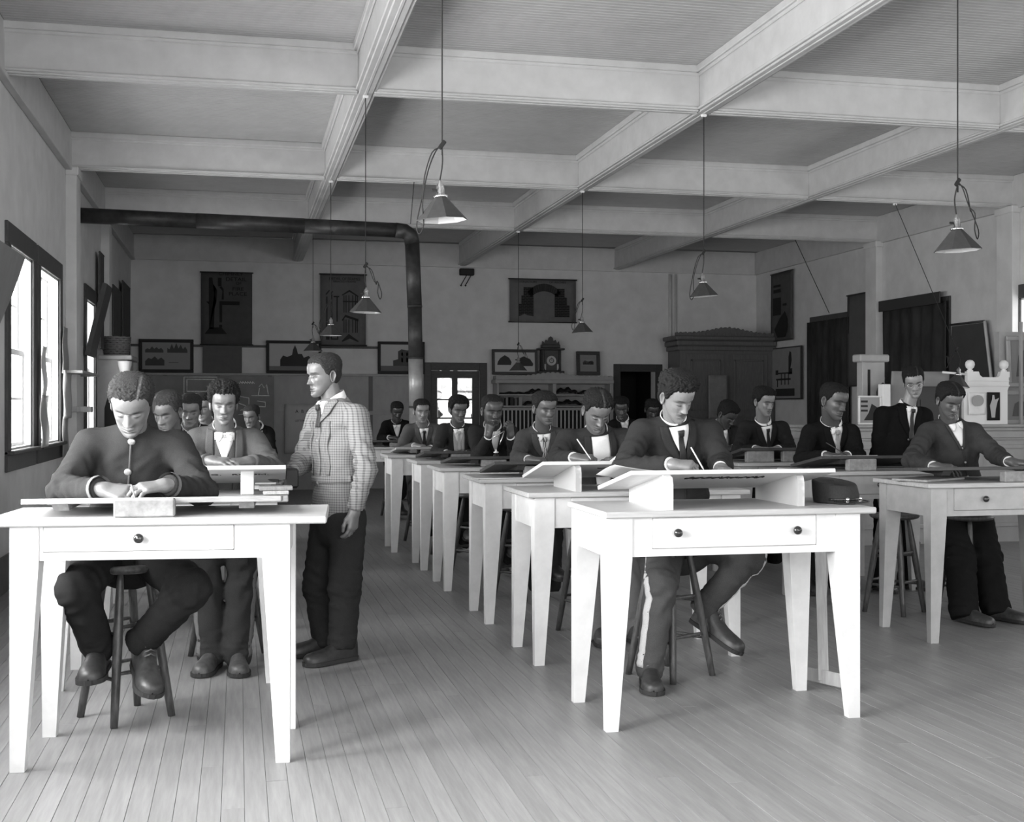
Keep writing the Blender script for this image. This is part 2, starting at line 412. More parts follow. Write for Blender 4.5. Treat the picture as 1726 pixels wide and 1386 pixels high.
        # back of the ear
        P2 = [(p[0] - sd * .004, p[1], p[2]) for p in P]; o2 = len(V); V = np.concatenate([V, P2]); tone = np.concatenate([tone, np.full(len(P), .85)])
        for i in range(m):
            for r in range(k - 1):
                a_, b_, c_, d_ = o2 + i * k + r, o2 + ((i + 1) % m) * k + r, o2 + ((i + 1) % m) * k + r + 1, o2 + i * k + r + 1
                F.append((d_, c_, b_, a_))
            F.append((o + i * k + k - 1, o + ((i + 1) % m) * k + k - 1, o2 + ((i + 1) % m) * k + k - 1, o2 + i * k + k - 1))
    return V, F, tone
def hair_mesh(thick=.012, curl=.0015, part=None, line=0.0, seed=1, nr=60, nc=130, fw=1.0, top=0.0, sides=1.0):
    rs = np.random.RandomState(seed)
    a = np.linspace(-PI, PI, nc, endpoint=False)
    zh = np.interp(np.abs(a) * 180 / PI, [0, 22, 42, 56, 66, 75, 83, 90, 102, 113, 128, 180], [.180, .181, .179, .166, .142, .114, .104, .124, .118, .080, .048, .036]) + line + .0018 * np.sin(a * 23 + seed) + .0012 * np.sin(a * 41 + 2 * seed)
    zh += rs.uniform(-.0025, .0025, nc)
    u = np.linspace(0, 1, nr); ue = np.interp(u, [0, .08, .7, 1], [0, .03, .8, 1])
    Z = (zh - .012)[None, :] * (1 - ue)[:, None] + .2253 * ue[:, None]; A = np.broadcast_to(a, Z.shape)
    x, y, ym = head_base(A, Z, fw=fw)
    c = np.stack([x * 0, ym, np.full_like(x, .11)], -1); P = np.stack([x, y, Z], -1); d = P - c; d[..., 2] *= .75; d /= np.linalg.norm(d, axis=-1, keepdims=True)
    ed = np.clip((Z - (zh - .004)[None, :]) / .024, 0, 1); ed = ed * ed * (3 - 2 * ed)
    th = thick * (1 + top * np.clip((Z - .15) / .07, 0, 1)) * np.where(Z < .15, sides, 1)
    amp = rs.normal(0, 1, x.shape); amp = (amp + np.roll(amp, 1, 0) + np.roll(amp, 1, 1) + np.roll(amp, (1, 1), (0, 1))) / 2; amp = (amp + np.roll(amp, -1, 0) + np.roll(amp, -1, 1) + np.roll(amp, (-1, -1), (0, 1))) / 2.6
    big = np.sin(A * 9 + 3 * np.sin(Z * 70)) * np.sin(Z * 160 + 2 * np.sin(A * 5))
    pw = np.clip(np.hypot(x, y - ym) / .075, 0, 1) ** 2; amp = amp * pw; big = big * pw
    off = -.004 + ed * (.004 + th + curl * amp + (curl - .0006) * .9 * big)
    tone = np.ones_like(x)
    if part is not None:
        k = np.exp(-((x - part) / .0036) ** 2) * np.clip((y - ym + .03) / .03, 0, 1); off -= k * np.minimum(th * .9, .010) * ed; tone += 4.5 * k * ed
    P = P + d * off[..., None]; P[..., 2] -= .1125
    F = [(i * nc + (j + 1) % nc, i * nc + j, (i + 1) * nc + j, (i + 1) * nc + (j + 1) % nc) for i in range(nr - 1) for j in range(nc)]
    F = [tuple(reversed(q)) for q in F]
    F = [tuple(reversed(q)) for q in F]
    V = P.reshape(-1, 3); b = len(V); V = np.concatenate([V, [P[-1].mean(0)]]); F += [(b, (nr - 1) * nc + (j + 1) % nc, (nr - 1) * nc + j) for j in range(nc)]
    F = [q for q in F]
    return V, F, np.concatenate([tone.reshape(-1), [1]])

# ---- hands
FING = [(.0285, .088, .070, .0092), (.0095, .092, .079, .0094), (-.0095, .088, .073, .0090), (-.0275, .080, .057, .0080)]
POSES = {
    'write': dict(c=[(38, 52, 22), (50, 62, 30), (60, 70, 38), (62, 72, 40)], sp=[4, 1, -2, -6], th=((.016, .020, -.006), (.040, .052, -.026), (.036, .083, -.046), (.022, .106, -.056))),
    'rest': dict(c=[(18, 26, 14), (20, 30, 16), (24, 32, 18), (26, 32, 18)], sp=[7, 2, -3, -10], th=((.016, .018, -.006), (.045, .046, -.014), (.060, .078, -.020), (.062, .104, -.024))),
    'flat': dict(c=[(12, 18, 10), (14, 20, 12), (16, 22, 14), (18, 24, 14)], sp=[9, 2, -4, -12], th=((.016, .018, -.006), (.046, .044, -.012), (.064, .072, -.018), (.074, .096, -.020))),
    'hang': dict(c=[(22, 28, 16), (26, 34, 18), (30, 36, 20), (32, 36, 22)], sp=[3, 1, -1, -4], th=((.016, .018, -.006), (.040, .048, -.018), (.046, .082, -.026), (.040, .108, -.032))),
    'grip': dict(c=[(50, 66, 30), (56, 70, 34), (60, 72, 38), (62, 72, 40)], sp=[3, 1, -1, -4], th=((.016, .020, -.008), (.040, .050, -.026), (.036, .078, -.044), (.018, .096, -.054))),
}
HAND_CACHE = {}
def hand_local(pose, h):
    if (pose, h) in HAND_CACHE: return HAND_CACHE[(pose, h)]
    ps = POSES[pose]; segs = []
    for (kx, ky, ln, r), cu, sp in zip(FING, ps['c'], ps['sp']):
        b = np.array([kx, ky, .002 - .12 * abs(kx - .005)]); segs.append(((kx * .55, .008, 0), b, .0155, r + .0035, 'p'))
        ang = 0; p = b; s_ = math.sin(math.radians(sp))
        for frac, cc, rr in zip((.46, .30, .24), cu, (1, .93, .82)):
            ang += math.radians(cc); q = p + ln * frac * np.array([s_ * math.cos(ang), math.cos(ang) * math.cos(math.radians(sp)), -math.sin(ang)])
            segs.append((p, q, r * rr * 1.04, r * rr * .92, 'f')); p = q
    T = ps['th']; segs.append((T[0], T[1], .0165, .0125, 'p')); segs.append((T[1], T[2], .0112, .0098, 't')); segs.append((T[2], T[3], .0100, .0078, 't'))
    def fn(P):
        palm = None; rest = None
        groups = {}
        wr, _ = cone(P, (0, -.022, 0), (0, .005, 0), .025, .026)
        sq = P.copy(); sq[:, 2] *= 1.35
        for a, b, ra, rb, kd in segs:
            d, _ = cone(P, a, b, ra, rb)
            if kd == 'p': palm = d if palm is None else smin(palm, d, .016)
        palm = smin(palm, wr, .02)
        cur = None
        for a, b, ra, rb, kd in segs:
            if kd == 'p': continue
            d, _ = cone(P, a, b, ra, rb)
            palm = smin(palm, d, .0055)
        return palm
    V, Q = snets(fn, (-.058, -.085, -.095), (.095, .19, .035), h)
    HAND_CACHE[(pose, h)] = (V, Q); return V, Q
def place_hand(pose, right, wrist, d, n, h=.0042, s=1.0):
    V, Q = hand_local(pose, h); d = nrm(d); n = np.asarray(n, float); n = nrm(n - d * np.dot(n, d))
    X = np.cross(d, n) * (-1 if right else 1)
    W_ = np.asarray(wrist) + s * (V[:, :1] * X + V[:, 1:2] * d + V[:, 2:3] * n)
    return W_, (Q[:, ::-1] if right else Q)
def ik(a, b, l1, l2, pole):
    a, b = np.asarray(a, float), np.asarray(b, float); ab = b - a; D = np.linalg.norm(ab); ax = ab / D
    D2 = min(D, (l1 + l2) * .999); x = (l1 * l1 - l2 * l2 + D2 * D2) / (2 * D2); hh = math.sqrt(max(l1 * l1 - x * x, 1e-6))
    p = np.asarray(pole, float); p = nrm(p - ax * np.dot(p, ax)); return a + ax * x * (D / D2) + p * hh
def trace(fn, o, d, far=.5, n=90):
    """first crossing of fn along o + t d (vectorised)"""
    o = np.asarray(o, np.float32); d = np.asarray(d, np.float32); t = np.linspace(0, far, n, dtype=np.float32); hit = np.full(len(o), np.nan); prev = fn(o); tp = 0
    for k in range(1, n):
        cur = fn(o + d * t[k]); m = np.isnan(hit) & (prev > 0) & (cur <= 0)
        hit[m] = t[k - 1] + (t[k] - t[k - 1]) * prev[m] / (prev[m] - cur[m]); prev = cur
    ok = ~np.isnan(hit)
    if ok.any(): hit[~ok] = np.interp(np.flatnonzero(~ok), np.flatnonzero(ok), hit[ok])
    else: hit[:] = far * .5
    return o + d * hit[:, None].astype(np.float32)
def ring_band(c, ax, fwd, r0, r1, hgt, gap, drop=.0, thick=.004, n=28, rise=0.0, ov=1.0):
    """collar band around a neck: open by gap (degrees) in front"""
    ax = nrm(ax); fwd = nrm(fwd - ax * np.dot(fwd, ax)); rt = np.cross(fwd, ax); P = []
    for k in range(n):
        th = math.radians(gap / 2) + (2 * PI - math.radians(gap)) * k / (n - 1); f = math.cos(th); row = []
        for q in (0, .5, 1):
            r = r0 + (r1 - r0) * q; row.append(np.asarray(c) + fwd * (f * r * ov) + rt * (math.sin(th) * r) + ax * (hgt * q - drop * max(f, 0) ** 1.5 + rise * max(-f, 0)))
        P.append(row)
    return np.array(P)

def shoe(an, toe_dir, sole, s=1.0, tone=.02, parent=None, off=(0, 0, 0), laces=True, up=(0, 0, 1), shine=.35):
    """an = ankle point, sole = lowest point below the heel"""
    f = nrm(np.asarray(toe_dir, float)); up = nrm(np.asarray(up, float) - f * np.dot(up, f)); r = np.cross(f, up); o = np.asarray(sole, float) - f * .035 * s
    sec = [(-.035, .024, .095, .0), (-.024, .033, .118, .0), (.01, .036, .125, 0), (.045, .036, .112, 0), (.07, .036, .088, 0), (.095, .038, .070, 0), (.13, .043, .055, 0), (.165, .047, .048, 0), (.195, .046, .044, 0), (.216, .042, .041, 0), (.231, .034, .036, 0), (.240, .025, .030, 0), (.2455, .013, .020, 0), (.247, .004, .012, 0)]
    P = []
    for y, w, h, _ in sec:
        row = []
        for k in range(13):
            th = PI * k / 12; row.append(o + s * (f * y - r * (w * math.cos(th) * (1 if k not in (0, 12) else 1)) + up * (.016 + h * max(math.sin(th), 0) ** .75)))
        P.append(row)
    b = MB(); b.grid(np.array(P)[:, ::-1]); n = len(P)
    for e, rev in ((P[0], False), (P[-1], True)):
        c = np.mean(e, 0); i0 = len(b.v); b.v += [tuple(c)] + [tuple(x) for x in e]
        for k in range(12): b.f.append((i0, i0 + 1 + k, i0 + 2 + k) if not rev else (i0, i0 + 2 + k, i0 + 1 + k)); b.sm.append(True)
    up_m = mat('shoe_leather_%03d' % round(tone * 1000), tone, shine + .1, 'noise', .5, 40, .2, spec=.6)
    u = b.build('shoe', up_m, parent, off, fix=True)
    q = MB(); lo = []; 
    prof = [(y, w * 1.10 + .002) for y, w, h, _ in sec] ; prof[-1] = (.251, .010)
    ptsL = [o + s * (f * y + r * w) for y, w in prof]; ptsR = [o + s * (f * y - r * w) for y, w in prof]
    poly = ptsL + ptsR[::-1]; q.prism(poly, up * .017 * s)
    heel = [o + s * (f * y + r * w * 1.05) for y, w, *_ in sec[:4]] + [o + s * (f * y - r * w * 1.05) for y, w, *_ in sec[:4]][::-1]
    q.build('sole', mat('shoe_sole', .03, .7), u, off, fix=True)
    if laces:
        l = MB()
        for y, h, w in ((.048, .129, .020), (.062, .116, .020), (.076, .103, .020), (.090, .092, .020)):
            l.tube([o + s * (f * (y - .006) - r * w + up * (h - .003)), o + s * (f * y + up * (h + .006)), o + s * (f * (y + .006) + r * w + up * (h - .003))], .0030 * s, 5)
        l.build('laces', mat('shoe_lace', .11, .8), u, off)
    return u
def dirv(yaw, pitch=0.0):
    y, p = math.radians(yaw), math.radians(pitch)
    return np.array([math.sin(y) * math.cos(p), -math.cos(y) * math.cos(p), -math.sin(p)])
def person(label, head, yaw, pitch, roll, hs, neck, pelvis, shL, shR, elL, elR, wrL, wrR, handL, handR, hipdir=None,
           kneeL=None, kneeR=None, ankL=None, ankR=None, footL=None, footR=None, res=.012, skin=.14, coat=.03, trouser=.03, hair=None, hairtone=.015,
           face=None, style='lapel', shirt=.75, tie=('four', .02), vest=None, collar='fold', build=1.0, coatmat=None, shoes=.02, skirt=.06, stripe=None, buttons=None,
           legs=True, cuff=.75, face_res=(96, 96), group=None, seed=1, sleeve=1.0, trmat=None, hand_h=.0042, hand_s=1.0, flare=1.0, vdepth=.17, hem=.06, fold=1.0, belt=False):
    base = np.array([pelvis[0], pelvis[1], 0.0]); root = thing('person', label, 'person', tuple(base), 0, group); off = base
    A = np.array; head, neck, pelvis = A(head, float), A(neck, float), A(pelvis, float)
    shL, shR, elL, elR, wrL, wrR = [A(p, float) for p in (shL, shR, elL, elR, wrL, wrR)]
    U = nrm(neck - pelvis); R = nrm((shR - shL) - U * np.dot(shR - shL, U)); Fd = nrm(np.cross(U, R)); Lt = -R
    H = np.linalg.norm(neck - pelvis); b = build
    P_ = lambda k, back=0.0: pelvis + (neck - pelvis) * k - Fd * back
    st = [(P_(-.10), .165 * b, .125 * b), (P_(.08), .163 * b, .122 * b), (P_(.34, .012), .150 * b, .116 * b), (P_(.62, .022), .170 * b, .124 * b), (P_(.82, .022), .158 * b, .108 * b), (P_(.94, .012), .098 * b, .076 * b), (P_(1.0, .004), .060 * b, .060 * b)]
    Rf = R.astype(np.float32)
    def torso(P):
        f = chain(P, st, Rf, .03)
        for s_ in (shL, shR):
            d, _ = cone(P, neck - U * .040 * b, s_ + (neck - s_) * .10, .056 * b, .064 * b); f = smin(f, d, .05)
        if style != 'military':
            q = P - (neck - U * .012).astype(np.float32); ha = q @ U.astype(np.float32) - .35 * (-(q @ Fd.astype(np.float32))) * .4; rad = np.sqrt(np.maximum((q ** 2).sum(1) - (q @ U.astype(np.float32)) ** 2, 0)); f = smin(f, np.sqrt(((rad - .074 * b) / .012) ** 2 + (ha / .024) ** 2) * .012 - .012, .012)
        return f
    def arm(P, s_, e_, w_, fo):
        d1, t1 = cone(P, s_, e_, .066 * b * sleeve, .055 * b * sleeve); d2, t2 = cone(P, e_, w_, .056 * b * sleeve, .043 * b * sleeve)
        d1 = d1 + .0068 * fo * np.sin(t1 * 17 + 3 * np.sin(P[:, 0] * 30 + P[:, 1] * 24)) * np.clip(t1 * 1.6 - .2, 0, 1)
        d2 = d2 + .0068 * fo * np.sin(t2 * 19 + 1.5 + 3 * np.sin(P[:, 0] * 26 + P[:, 2] * 31)) * np.clip(1.2 - t2 * 1.1, 0, 1)
        d = smin(d1, d2, .03) + creases(P, e_ + (s_ - e_) * .12, nrm(w_ - e_) - nrm(s_ - e_), .034, .013 * fo, .10, seed) + creases(P, s_ + (e_ - s_) * .45, nrm(e_ - s_) + Fd * .4, .046, .007 * fo, .10, seed + 1) + creases(P, e_ + (w_ - e_) * .65, nrm(w_ - e_), .04, .006 * fo, .09, seed + 2); wd = nrm(w_ - e_).astype(np.float32)
        return np.maximum(d, (P - w_.astype(np.float32)) @ wd - .004)
    def coatf(P):
        f = torso(P) + .0055 * fold * fold_noise(P, .8) + .0028 * fold * fold_noise(P + 3.1, 1.9)
        for s_, e_, w_, q_ in ((shL, elL, wrL, .4), (shR, elR, wrR, 1.9)):
            f = f + creases(P, s_ * .72 + neck * .20 + pelvis * .08, nrm(e_ - s_) + Fd * .3, .040, .009 * fold, .11, q_)
        f = f + creases(P, P_(.30) + Fd * .1, U + Lt * .25, .045, .006 * fold, .16, seed)
        f = np.maximum(f, -((P - (pelvis - U * skirt).astype(np.float32)) @ U.astype(np.float32)))
        f = smin(f, arm(P, shL, elL, wrL, fold), .028); return smin(f, arm(P, shR, elR, wrR, fold), .028)
    allp = np.array([pelvis, neck, shL, shR, elL, elR, wrL, wrR]); lo = allp.min(0) - .15; hi = allp.max(0) + .12
    lo[2] = max(lo[2], (pelvis - U * skirt)[2] - .10); lo[:2] = np.minimum(lo[:2], pelvis[:2] - .20 * b); hi[:2] = np.maximum(hi[:2], pelvis[:2] + .20 * b)
    V, Q = snets(coatf, lo, hi, res)
    cm = coatmat or cloth(coat)
    link('coat', np_mesh('coat', V, Q, off), cm, root)
    # ---- trousers
    hw = .088 * b; hipL, hipR = pelvis + Lt * hw - U * .03, pelvis - Lt * hw - U * .03
    tm = trmat or cloth(trouser)
    if legs:
        kneeL, kneeR, ankL, ankR = [A(p, float) for p in (kneeL, kneeR, ankL, ankR)]
        def leg(P, h_, k_, a_):
            d1, t1 = cone(P, h_, k_, .100 * b, .078 * b * (1 + (flare - 1) * .6)); d2, t2 = cone(P, k_, a_, .076 * b * (1 + (flare - 1) * .6), .066 * b * flare)
            f1 = np.clip(t1 * 2 - .9, 0, 1); f2 = np.clip(1.1 - t2 * 1.6, 0, 1) + np.clip(t2 * 3 - 2, 0, 1) * .8
            d1 = d1 + .007 * fold * f1 * np.sin(t1 * 24 + 3 * np.sin(P[:, 0] * 22 + P[:, 2] * 14)); d2 = d2 + .007 * fold * f2 * np.sin(t2 * 22 + 3 * np.sin(P[:, 0] * 25 + P[:, 1] * 17))
            d = smin(d1, d2, .035) + creases(P, k_ + (a_ - k_) * .12, nrm(a_ - h_), .040, .012 * fold, .12, seed) + creases(P, a_ + (k_ - a_) * .15, nrm(a_ - k_), .036, .010 * fold, .10, seed + 2) + creases(P, h_ + (k_ - h_) * .2, nrm(k_ - h_), .05, .009 * fold, .13, seed + 3); ad = nrm(a_ - k_).astype(np.float32)
            return np.maximum(d, (P - a_.astype(np.float32)) @ ad - (.105 - hem))
        def trf(P):
            f = chain(P, [(P_(-.16), .150 * b, .115 * b), (P_(.02), .160 * b, .120 * b), (P_(.2), .145 * b, .108 * b)], Rf, .02)
            return smin(smin(f, leg(P, hipL, kneeL, ankL), .03), leg(P, hipR, kneeR, ankR), .03) + .0022 * fold * fold_noise(P, 1.7)
        ap = np.array([pelvis, kneeL, kneeR, ankL, ankR, hipL, hipR]); V, Q = snets(trf, ap.min(0) - .19, ap.max(0) + .15, res * 1.08)
        tr = link('trousers', np_mesh('trousers', V, Q, off), tm, root)
        for an, kn, ft in ((ankL, kneeL, footL), (ankR, kneeR, footR)):
            td, sole = ft; shoe(an, td, sole, 1.12 * b, shoes, root, off, up=nrm(nrm(kn - an) * .35 + A([0, 0, 1.0]) * .65) if len(ft) < 2 or True else None)
        if stripe:
            for h_, k_, a_, sg in ((hipL, kneeL, ankL, 1), (hipR, kneeR, ankR, -1)):
                mb = MB(); rows = []
                for q in np.linspace(.25, 1.98, 40):
                    c = h_ + (k_ - h_) * q if q < 1 else k_ + (a_ - k_) * (q - 1)
                    ax = nrm(k_ - h_) if q < .8 else nrm(a_ - k_) if q > 1.2 else nrm(nrm(k_ - h_) * (1.2 - q) + nrm(a_ - k_) * (q - .8))
                    oo = Lt * sg + Fd * .55; out = nrm(oo - ax * np.dot(oo, ax)); sd = np.cross(ax, out)
                    o = np.array([c + out * .19 + sd * w for w in (-.021, -.007, .007, .021)])
                    h = trace(trf, o, np.broadcast_to(-out, o.shape), .22, 40); rows.append(h + out * .0015)
                mb.grid(np.array(rows), .004); mb.build('trouser_stripe', cloth(stripe), tr, off)
    # ---- head, neck, hands and the body under the clothes: one mesh
    fh = dirv(yaw, pitch); r0 = nrm(np.cross(fh, [0, 0, 1])); u0 = np.cross(r0, fh); ro = math.radians(roll)
    rh = r0 * math.cos(ro) + u0 * math.sin(ro); uh = np.cross(rh, fh)
    toW = lambda L_: head + hs * (L_[:, :1] * rh + L_[:, 1:2] * fh + L_[:, 2:3] * uh)
    fc = dict(face or {}); fw = fc.get('fw', 1.0)
    hv, hf, ht = head_mesh(face_res[0], face_res[1], **fc)
    hb = head + hs * (-.018 * fh - .045 * uh)
    def bodyf(P):
        f, _ = cone(P, neck - U * .05, hb, .058 * hs, .053 * hs)
        d, _ = cone(P, pelvis + U * .02, neck - U * .12, .085, .09); f = smin(f, d, .05)
        for s_, e_, w_ in ((shL, elL, wrL), (shR, elR, wrR)):
            d, _ = cone(P, neck - U * .09, s_, .04, .04); f = smin(f, d, .03)
            d, _ = cone(P, s_, e_, .040, .034); f = smin(f, d, .02); d, _ = cone(P, e_, w_, .034, .024); f = smin(f, d, .02)
        if legs:
            for h_, k_, a_ in ((hipL, kneeL, ankL), (hipR, kneeR, ankR)):
                d, _ = cone(P, h_, k_, .06, .045); f = smin(f, d, .03); d, _ = cone(P, k_, a_, .045, .034); f = smin(f, d, .02)
        return f
    ap = [pelvis, neck, shL, shR, elL, elR, wrL, wrR, hb] + ([kneeL, kneeR, ankL, ankR] if legs else [])
    ap = np.array(ap); V, Q = snets(bodyf, ap.min(0) - .1, ap.max(0) + .1, .017)
    VV = [V]; FF = [tuple(q) for q in Q.tolist()]; TT = [np.ones(len(V))]; n = len(V)
    VV.append(toW(hv)); FF += [tuple(i + n for i in q) for q in hf]; TT.append(ht); n += len(hv)
    for right, hd in ((False, handL), (True, handR)):
        pose, d, nn = hd[:3]; hv2, hq = place_hand(pose, right, (wrR if right else wrL) + nrm(d) * .012, d, nn, hand_h, (1.05 + .0) * hand_s)
        VV.append(hv2); FF += (hq + n).tolist(); TT.append(np.ones(len(hv2))); n += len(hv2)
    link('body', np_mesh('body', np.concatenate(VV), FF, off, np.concatenate(TT)), skin_mat(skin), root)
    if hair is not None:
        hh = dict(hair); hV, hF, hT = hair_mesh(fw=fw, seed=seed, **hh)
        link('hair', np_mesh('hair', toW(hV), hF, off, hT), hair_mat(hairtone), root)
    # ---- shirt, collar, tie, lapels laid on the chest
    tor = lambda P: torso(P)
    def lay(rows, offn, thick, m, name, parent=root, cols=5, nrow=14):
        rows = np.array(rows, float); ss = np.linspace(rows[0, 0], rows[-1, 0], nrow); l = np.interp(ss, rows[:, 0], rows[:, 1]); r = np.interp(ss, rows[:, 0], rows[:, 2]); G = []
        for s_, a_, c_ in zip(ss, l, r):
            uu = np.linspace(a_, c_, cols); o = neck - U * s_ * b + uu[:, None] * Lt * b + Fd * .32
            G.append(o)
        G = np.array(G); h = trace(tor, G.reshape(-1, 3), np.broadcast_to(-Fd, (G.shape[0] * cols, 3)), .5, 70).reshape(G.shape)
        mb = MB(); mb.grid(h + Fd * offn, thick, direction=Fd); return mb.build(name, m, parent, off)
    nax = nrm(hb - neck); hfw = nrm(Fd * .6 + fh * .4)
    sm_ = mat('shirt_linen_%02d' % round(shirt * 100), shirt, .8, 'noise', .06, 200, .1)
    if collar == 'fold':
        mb = MB(); c0 = neck - nax * .010 - hfw * .004
        mb.grid(ring_band(c0, nax, hfw, .070 * hs, .0660 * hs, .055 * hs, 26, .024, ov=1.03, rise=.006), .003)
        cl = mb.build('shirt_collar', sm_, root, off)
        for sg in (-1, 1):
            lay([(-.008, sg * .008, sg * .044), (.016, sg * .012, sg * .042), (.040, sg * .028, sg * .036)], .012, .003, sm_, 'collar_point', cl, 4, 6)
    elif collar == 'band':
        mb = MB(); c0 = neck - nax * .006 - hfw * .004
        mb.grid(ring_band(c0, nax, hfw, .069 * hs, .0665 * hs, .060 * hs, 8, .018, ov=1.03), .003); cl = mb.build('shirt_collar', sm_, root, off)
    elif collar == 'military':
        mb = MB(); c0 = neck - nax * .024 - hfw * .006
        mb.grid(ring_band(c0, nax, hfw, .078 * hs, .068 * hs, .046 * hs, 5, .020, ov=1.12), .005, ); mb.build('coat_collar', cm, root, off)
    elif collar == 'scarf':
        mb = MB(); c0 = neck - nax * .008
        mb.grid(ring_band(c0, nax, hfw, .072 * hs, .066 * hs, .045 * hs, 20, .045, ov=1.1), .006); mb.build('neckerchief', sm_, root, off)
    vd = vdepth
    if style in ('lapel', 'open', 'double', 'cardigan'):
        w0 = .052
        if vest is not None:
            lay([(.02, -w0, w0), (.12, -.062, .062), (.25, -.05, .05), (.40, -.062, .062)] if style == 'open' else [(.02, -w0, w0), (vd + .05, -.012, .012)], .004, .004, cloth(vest), 'waistcoat')
            lay([(-.005, -.050, .050), (.05, -.040, .040), (.14, -.006, .006)], .008, .003, sm_, 'shirt_front')
        elif style == 'open': lay([(-.005, -.052, .052), (.10, -.058, .058), (.25, -.048, .048), (.36, -.055, .055)], .004, .004, sm_, 'shirt_front', cols=9)
        else: lay([(-.005, -w0, w0), (.06, -.040, .040), (vd, -.006, .006)], .004, .003, sm_, 'shirt_front')
        end = .34 if style == 'open' else vd
        for sg in (-1, 1):
            ins = (lambda s_: .054 - (.054 - .008) * max(s_, 0) / end) if style != 'open' else (lambda s_: .056 if s_ < .1 else .056 - .008 * (s_ - .1) / .15)
            wd = {'lapel': .050, 'open': .045, 'double': .060, 'cardigan': .016}[style]
            rows = []
            for s_ in np.linspace(-.012, end + .02, 9):
                i_ = ins(s_); w = wd * (np.interp(s_ / end, [-.1, .15, .42, .44, .75, 1.1], [.75, .95, 1.0, 1.12, .75, .12]))
                if style == 'cardigan': w = wd
                rows.append((s_, sg * i_, sg * (i_ + w)))
            lp = lay(rows, .009, .005, cm, 'lapel', cols=5, nrow=18)
        if style != 'open':
            lay([(end, -.004, .002), (.45, -.003, .003)], .0045, .0035, cm, 'front_edge', cols=3)
    else:
        lay([(.0, -.004, .004), (.47, -.005, .003)], .0045, .004, cloth(min(coat * 2.2 + .01, .3)) if style == 'military' else cm, 'front_edge', cols=3, nrow=24)
    if tie:
        kind, tv = tie[:2]; tmx = tie[2] if len(tie) > 2 else mat('silk_%02d' % round(tv * 100), tv, .45, 'wave', .5, 60, .1)
        if kind == 'four':
            lay([(.010, -.016, .016), (.04, -.012, .012)], .014, .014, tmx, 'tie_knot', cols=5, nrow=5); lay([(.035, -.011, .011), (vd + .03, -.021, .021)], .012, .006, tmx, 'tie')
        elif kind == 'bow':
            for sg in (-1, 1):
                mb = MB(); c = neck - U * .012 + Fd * (.072 + .018); G = []
                for q in np.linspace(0, 1, 7):
                    hh_ = .008 + .014 * math.sin(min(q * 1.25, 1) * PI / 2); G.append([c + Lt * sg * (.006 + .048 * q) + U * (hh_ * k - .004 * q) + Fd * (.006 * math.cos(k * 1.4) - .012 * q) for k in (-1, -.5, 0, .5, 1)])
                mb.grid(np.array(G), .006, direction=Fd); mb.build('bow_tie', tmx, root, off)
            mb = MB(); mb.box((0, 0, 0), (.020, .018, .022), bev=.006); o = mb.build('tie_knot', tmx, root); o.location = tuple(neck - U * .012 + Fd * .093 - off)
    if belt:
        lay([(.385, -.17, .17), (.425, -.17, .17)], .006, .006, cm, 'belt', cols=24, nrow=4)
        for u_ in (-.085, .075): lay([(.10, u_ - .008, u_ + .008), (.385, u_ - .008, u_ + .008)], .005, .006, cm, 'pleat', cols=3, nrow=20)
        lay([(.11, -.012, .016), (.385, -.012, .016)], .004, .005, cm, 'front_placket', cols=4, nrow=20)
    if buttons:
        for s_, u_, r_, bv in buttons:
            o = neck - U * s_ * b + Lt * u_ * b + Fd * .32; h = trace(tor, o[None], -Fd[None], .5, 120)[0]
            z = Vector(Fd); M = z.to_track_quat('Z', 'Y').to_matrix(); mb = MB(); mb.lathe([(0, .008), (r_ * .5, .0075), (r_ * .85, .005), (r_, .001), (r_ * .9, -.004)], tuple(h + Fd * .006), 16, axis=M)
            mb.build('button', mat('button_%02d' % round(bv * 100), bv, .3, metal=.6 if bv > .4 else 0, spec=.6), root, off)
    if style == 'military':
        for e_, w_ in ((elL, wrL), (elR, wrR)):
            d = nrm(w_ - e_); mb = MB(); mb.tube([w_ - d * .012, w_ + d * .006], [.0520 * b, .0505 * b], 20, cap=False); mb.tube([w_ + d * .006, w_ - d * .02], [.0475 * b, .0475 * b], 20, cap=False); mb.build('cuff_piping', cloth(.16), root, off)
    if cuff:
        for e_, w_ in ((elL, wrL), (elR, wrR)):
            d = nrm(w_ - e_); mb = MB(); mb.tube([w_ - d * .03, w_ + d * .010], [.0345 * b, .0335 * b], 16); mb.build('shirt_cuff', mat('shirt_linen_%02d' % round(cuff * 100), cuff, .8, 'noise', .06, 200, .1), root, off)
    return root
# ------------------------------------------------------------------ the room
M_PLASTER = mat('plaster', .60, .9, 'noise', .10, 3.5, .15)
M_PAINT = mat('painted_wood', .53, .55, 'noise', .09, 6, .12, stretch=(1, 1, 1))
M_BOARD = mat('ceiling_board', .46, .6, 'noise', .08, 5, .1)
M_DARKW = mat('dark_varnish', .035, .45, 'noise', .4, 18, .1, stretch=(1, 8, 8))
M_CASING = mat('window_casing', .06, .5, 'noise', .3, 12, .1, stretch=(6, 6, 1))
M_WHITEP = mat('white_enamel', .72, .4, 'noise', .05, 8, .08)
M_TABLE = mat('scrubbed_pine', .70, .5, 'noise', .10, 9, .15, stretch=(1, 1, 1))
M_TOP = mat('table_top_pine', .47, .42, 'noise', .20, 5, .12, stretch=(1.2, 14, 14))
M_TOPF = mat('table_top_white', .44, .42, 'noise', .16, 5, .12, stretch=(1.2, 14, 14))
M_PINE = mat('raw_pine', .34, .55, 'noise', .22, 6, .12, stretch=(12, 12, 1))
M_GRAIN = mat('flame_grain_pine', .55, .5, 'wave', .16, 9, .08, stretch=(.3, 1, 2.6)); MATS['flame_grain_pine'].node_tree.nodes['Wave Texture'].inputs['Distortion'].default_value = 2.5
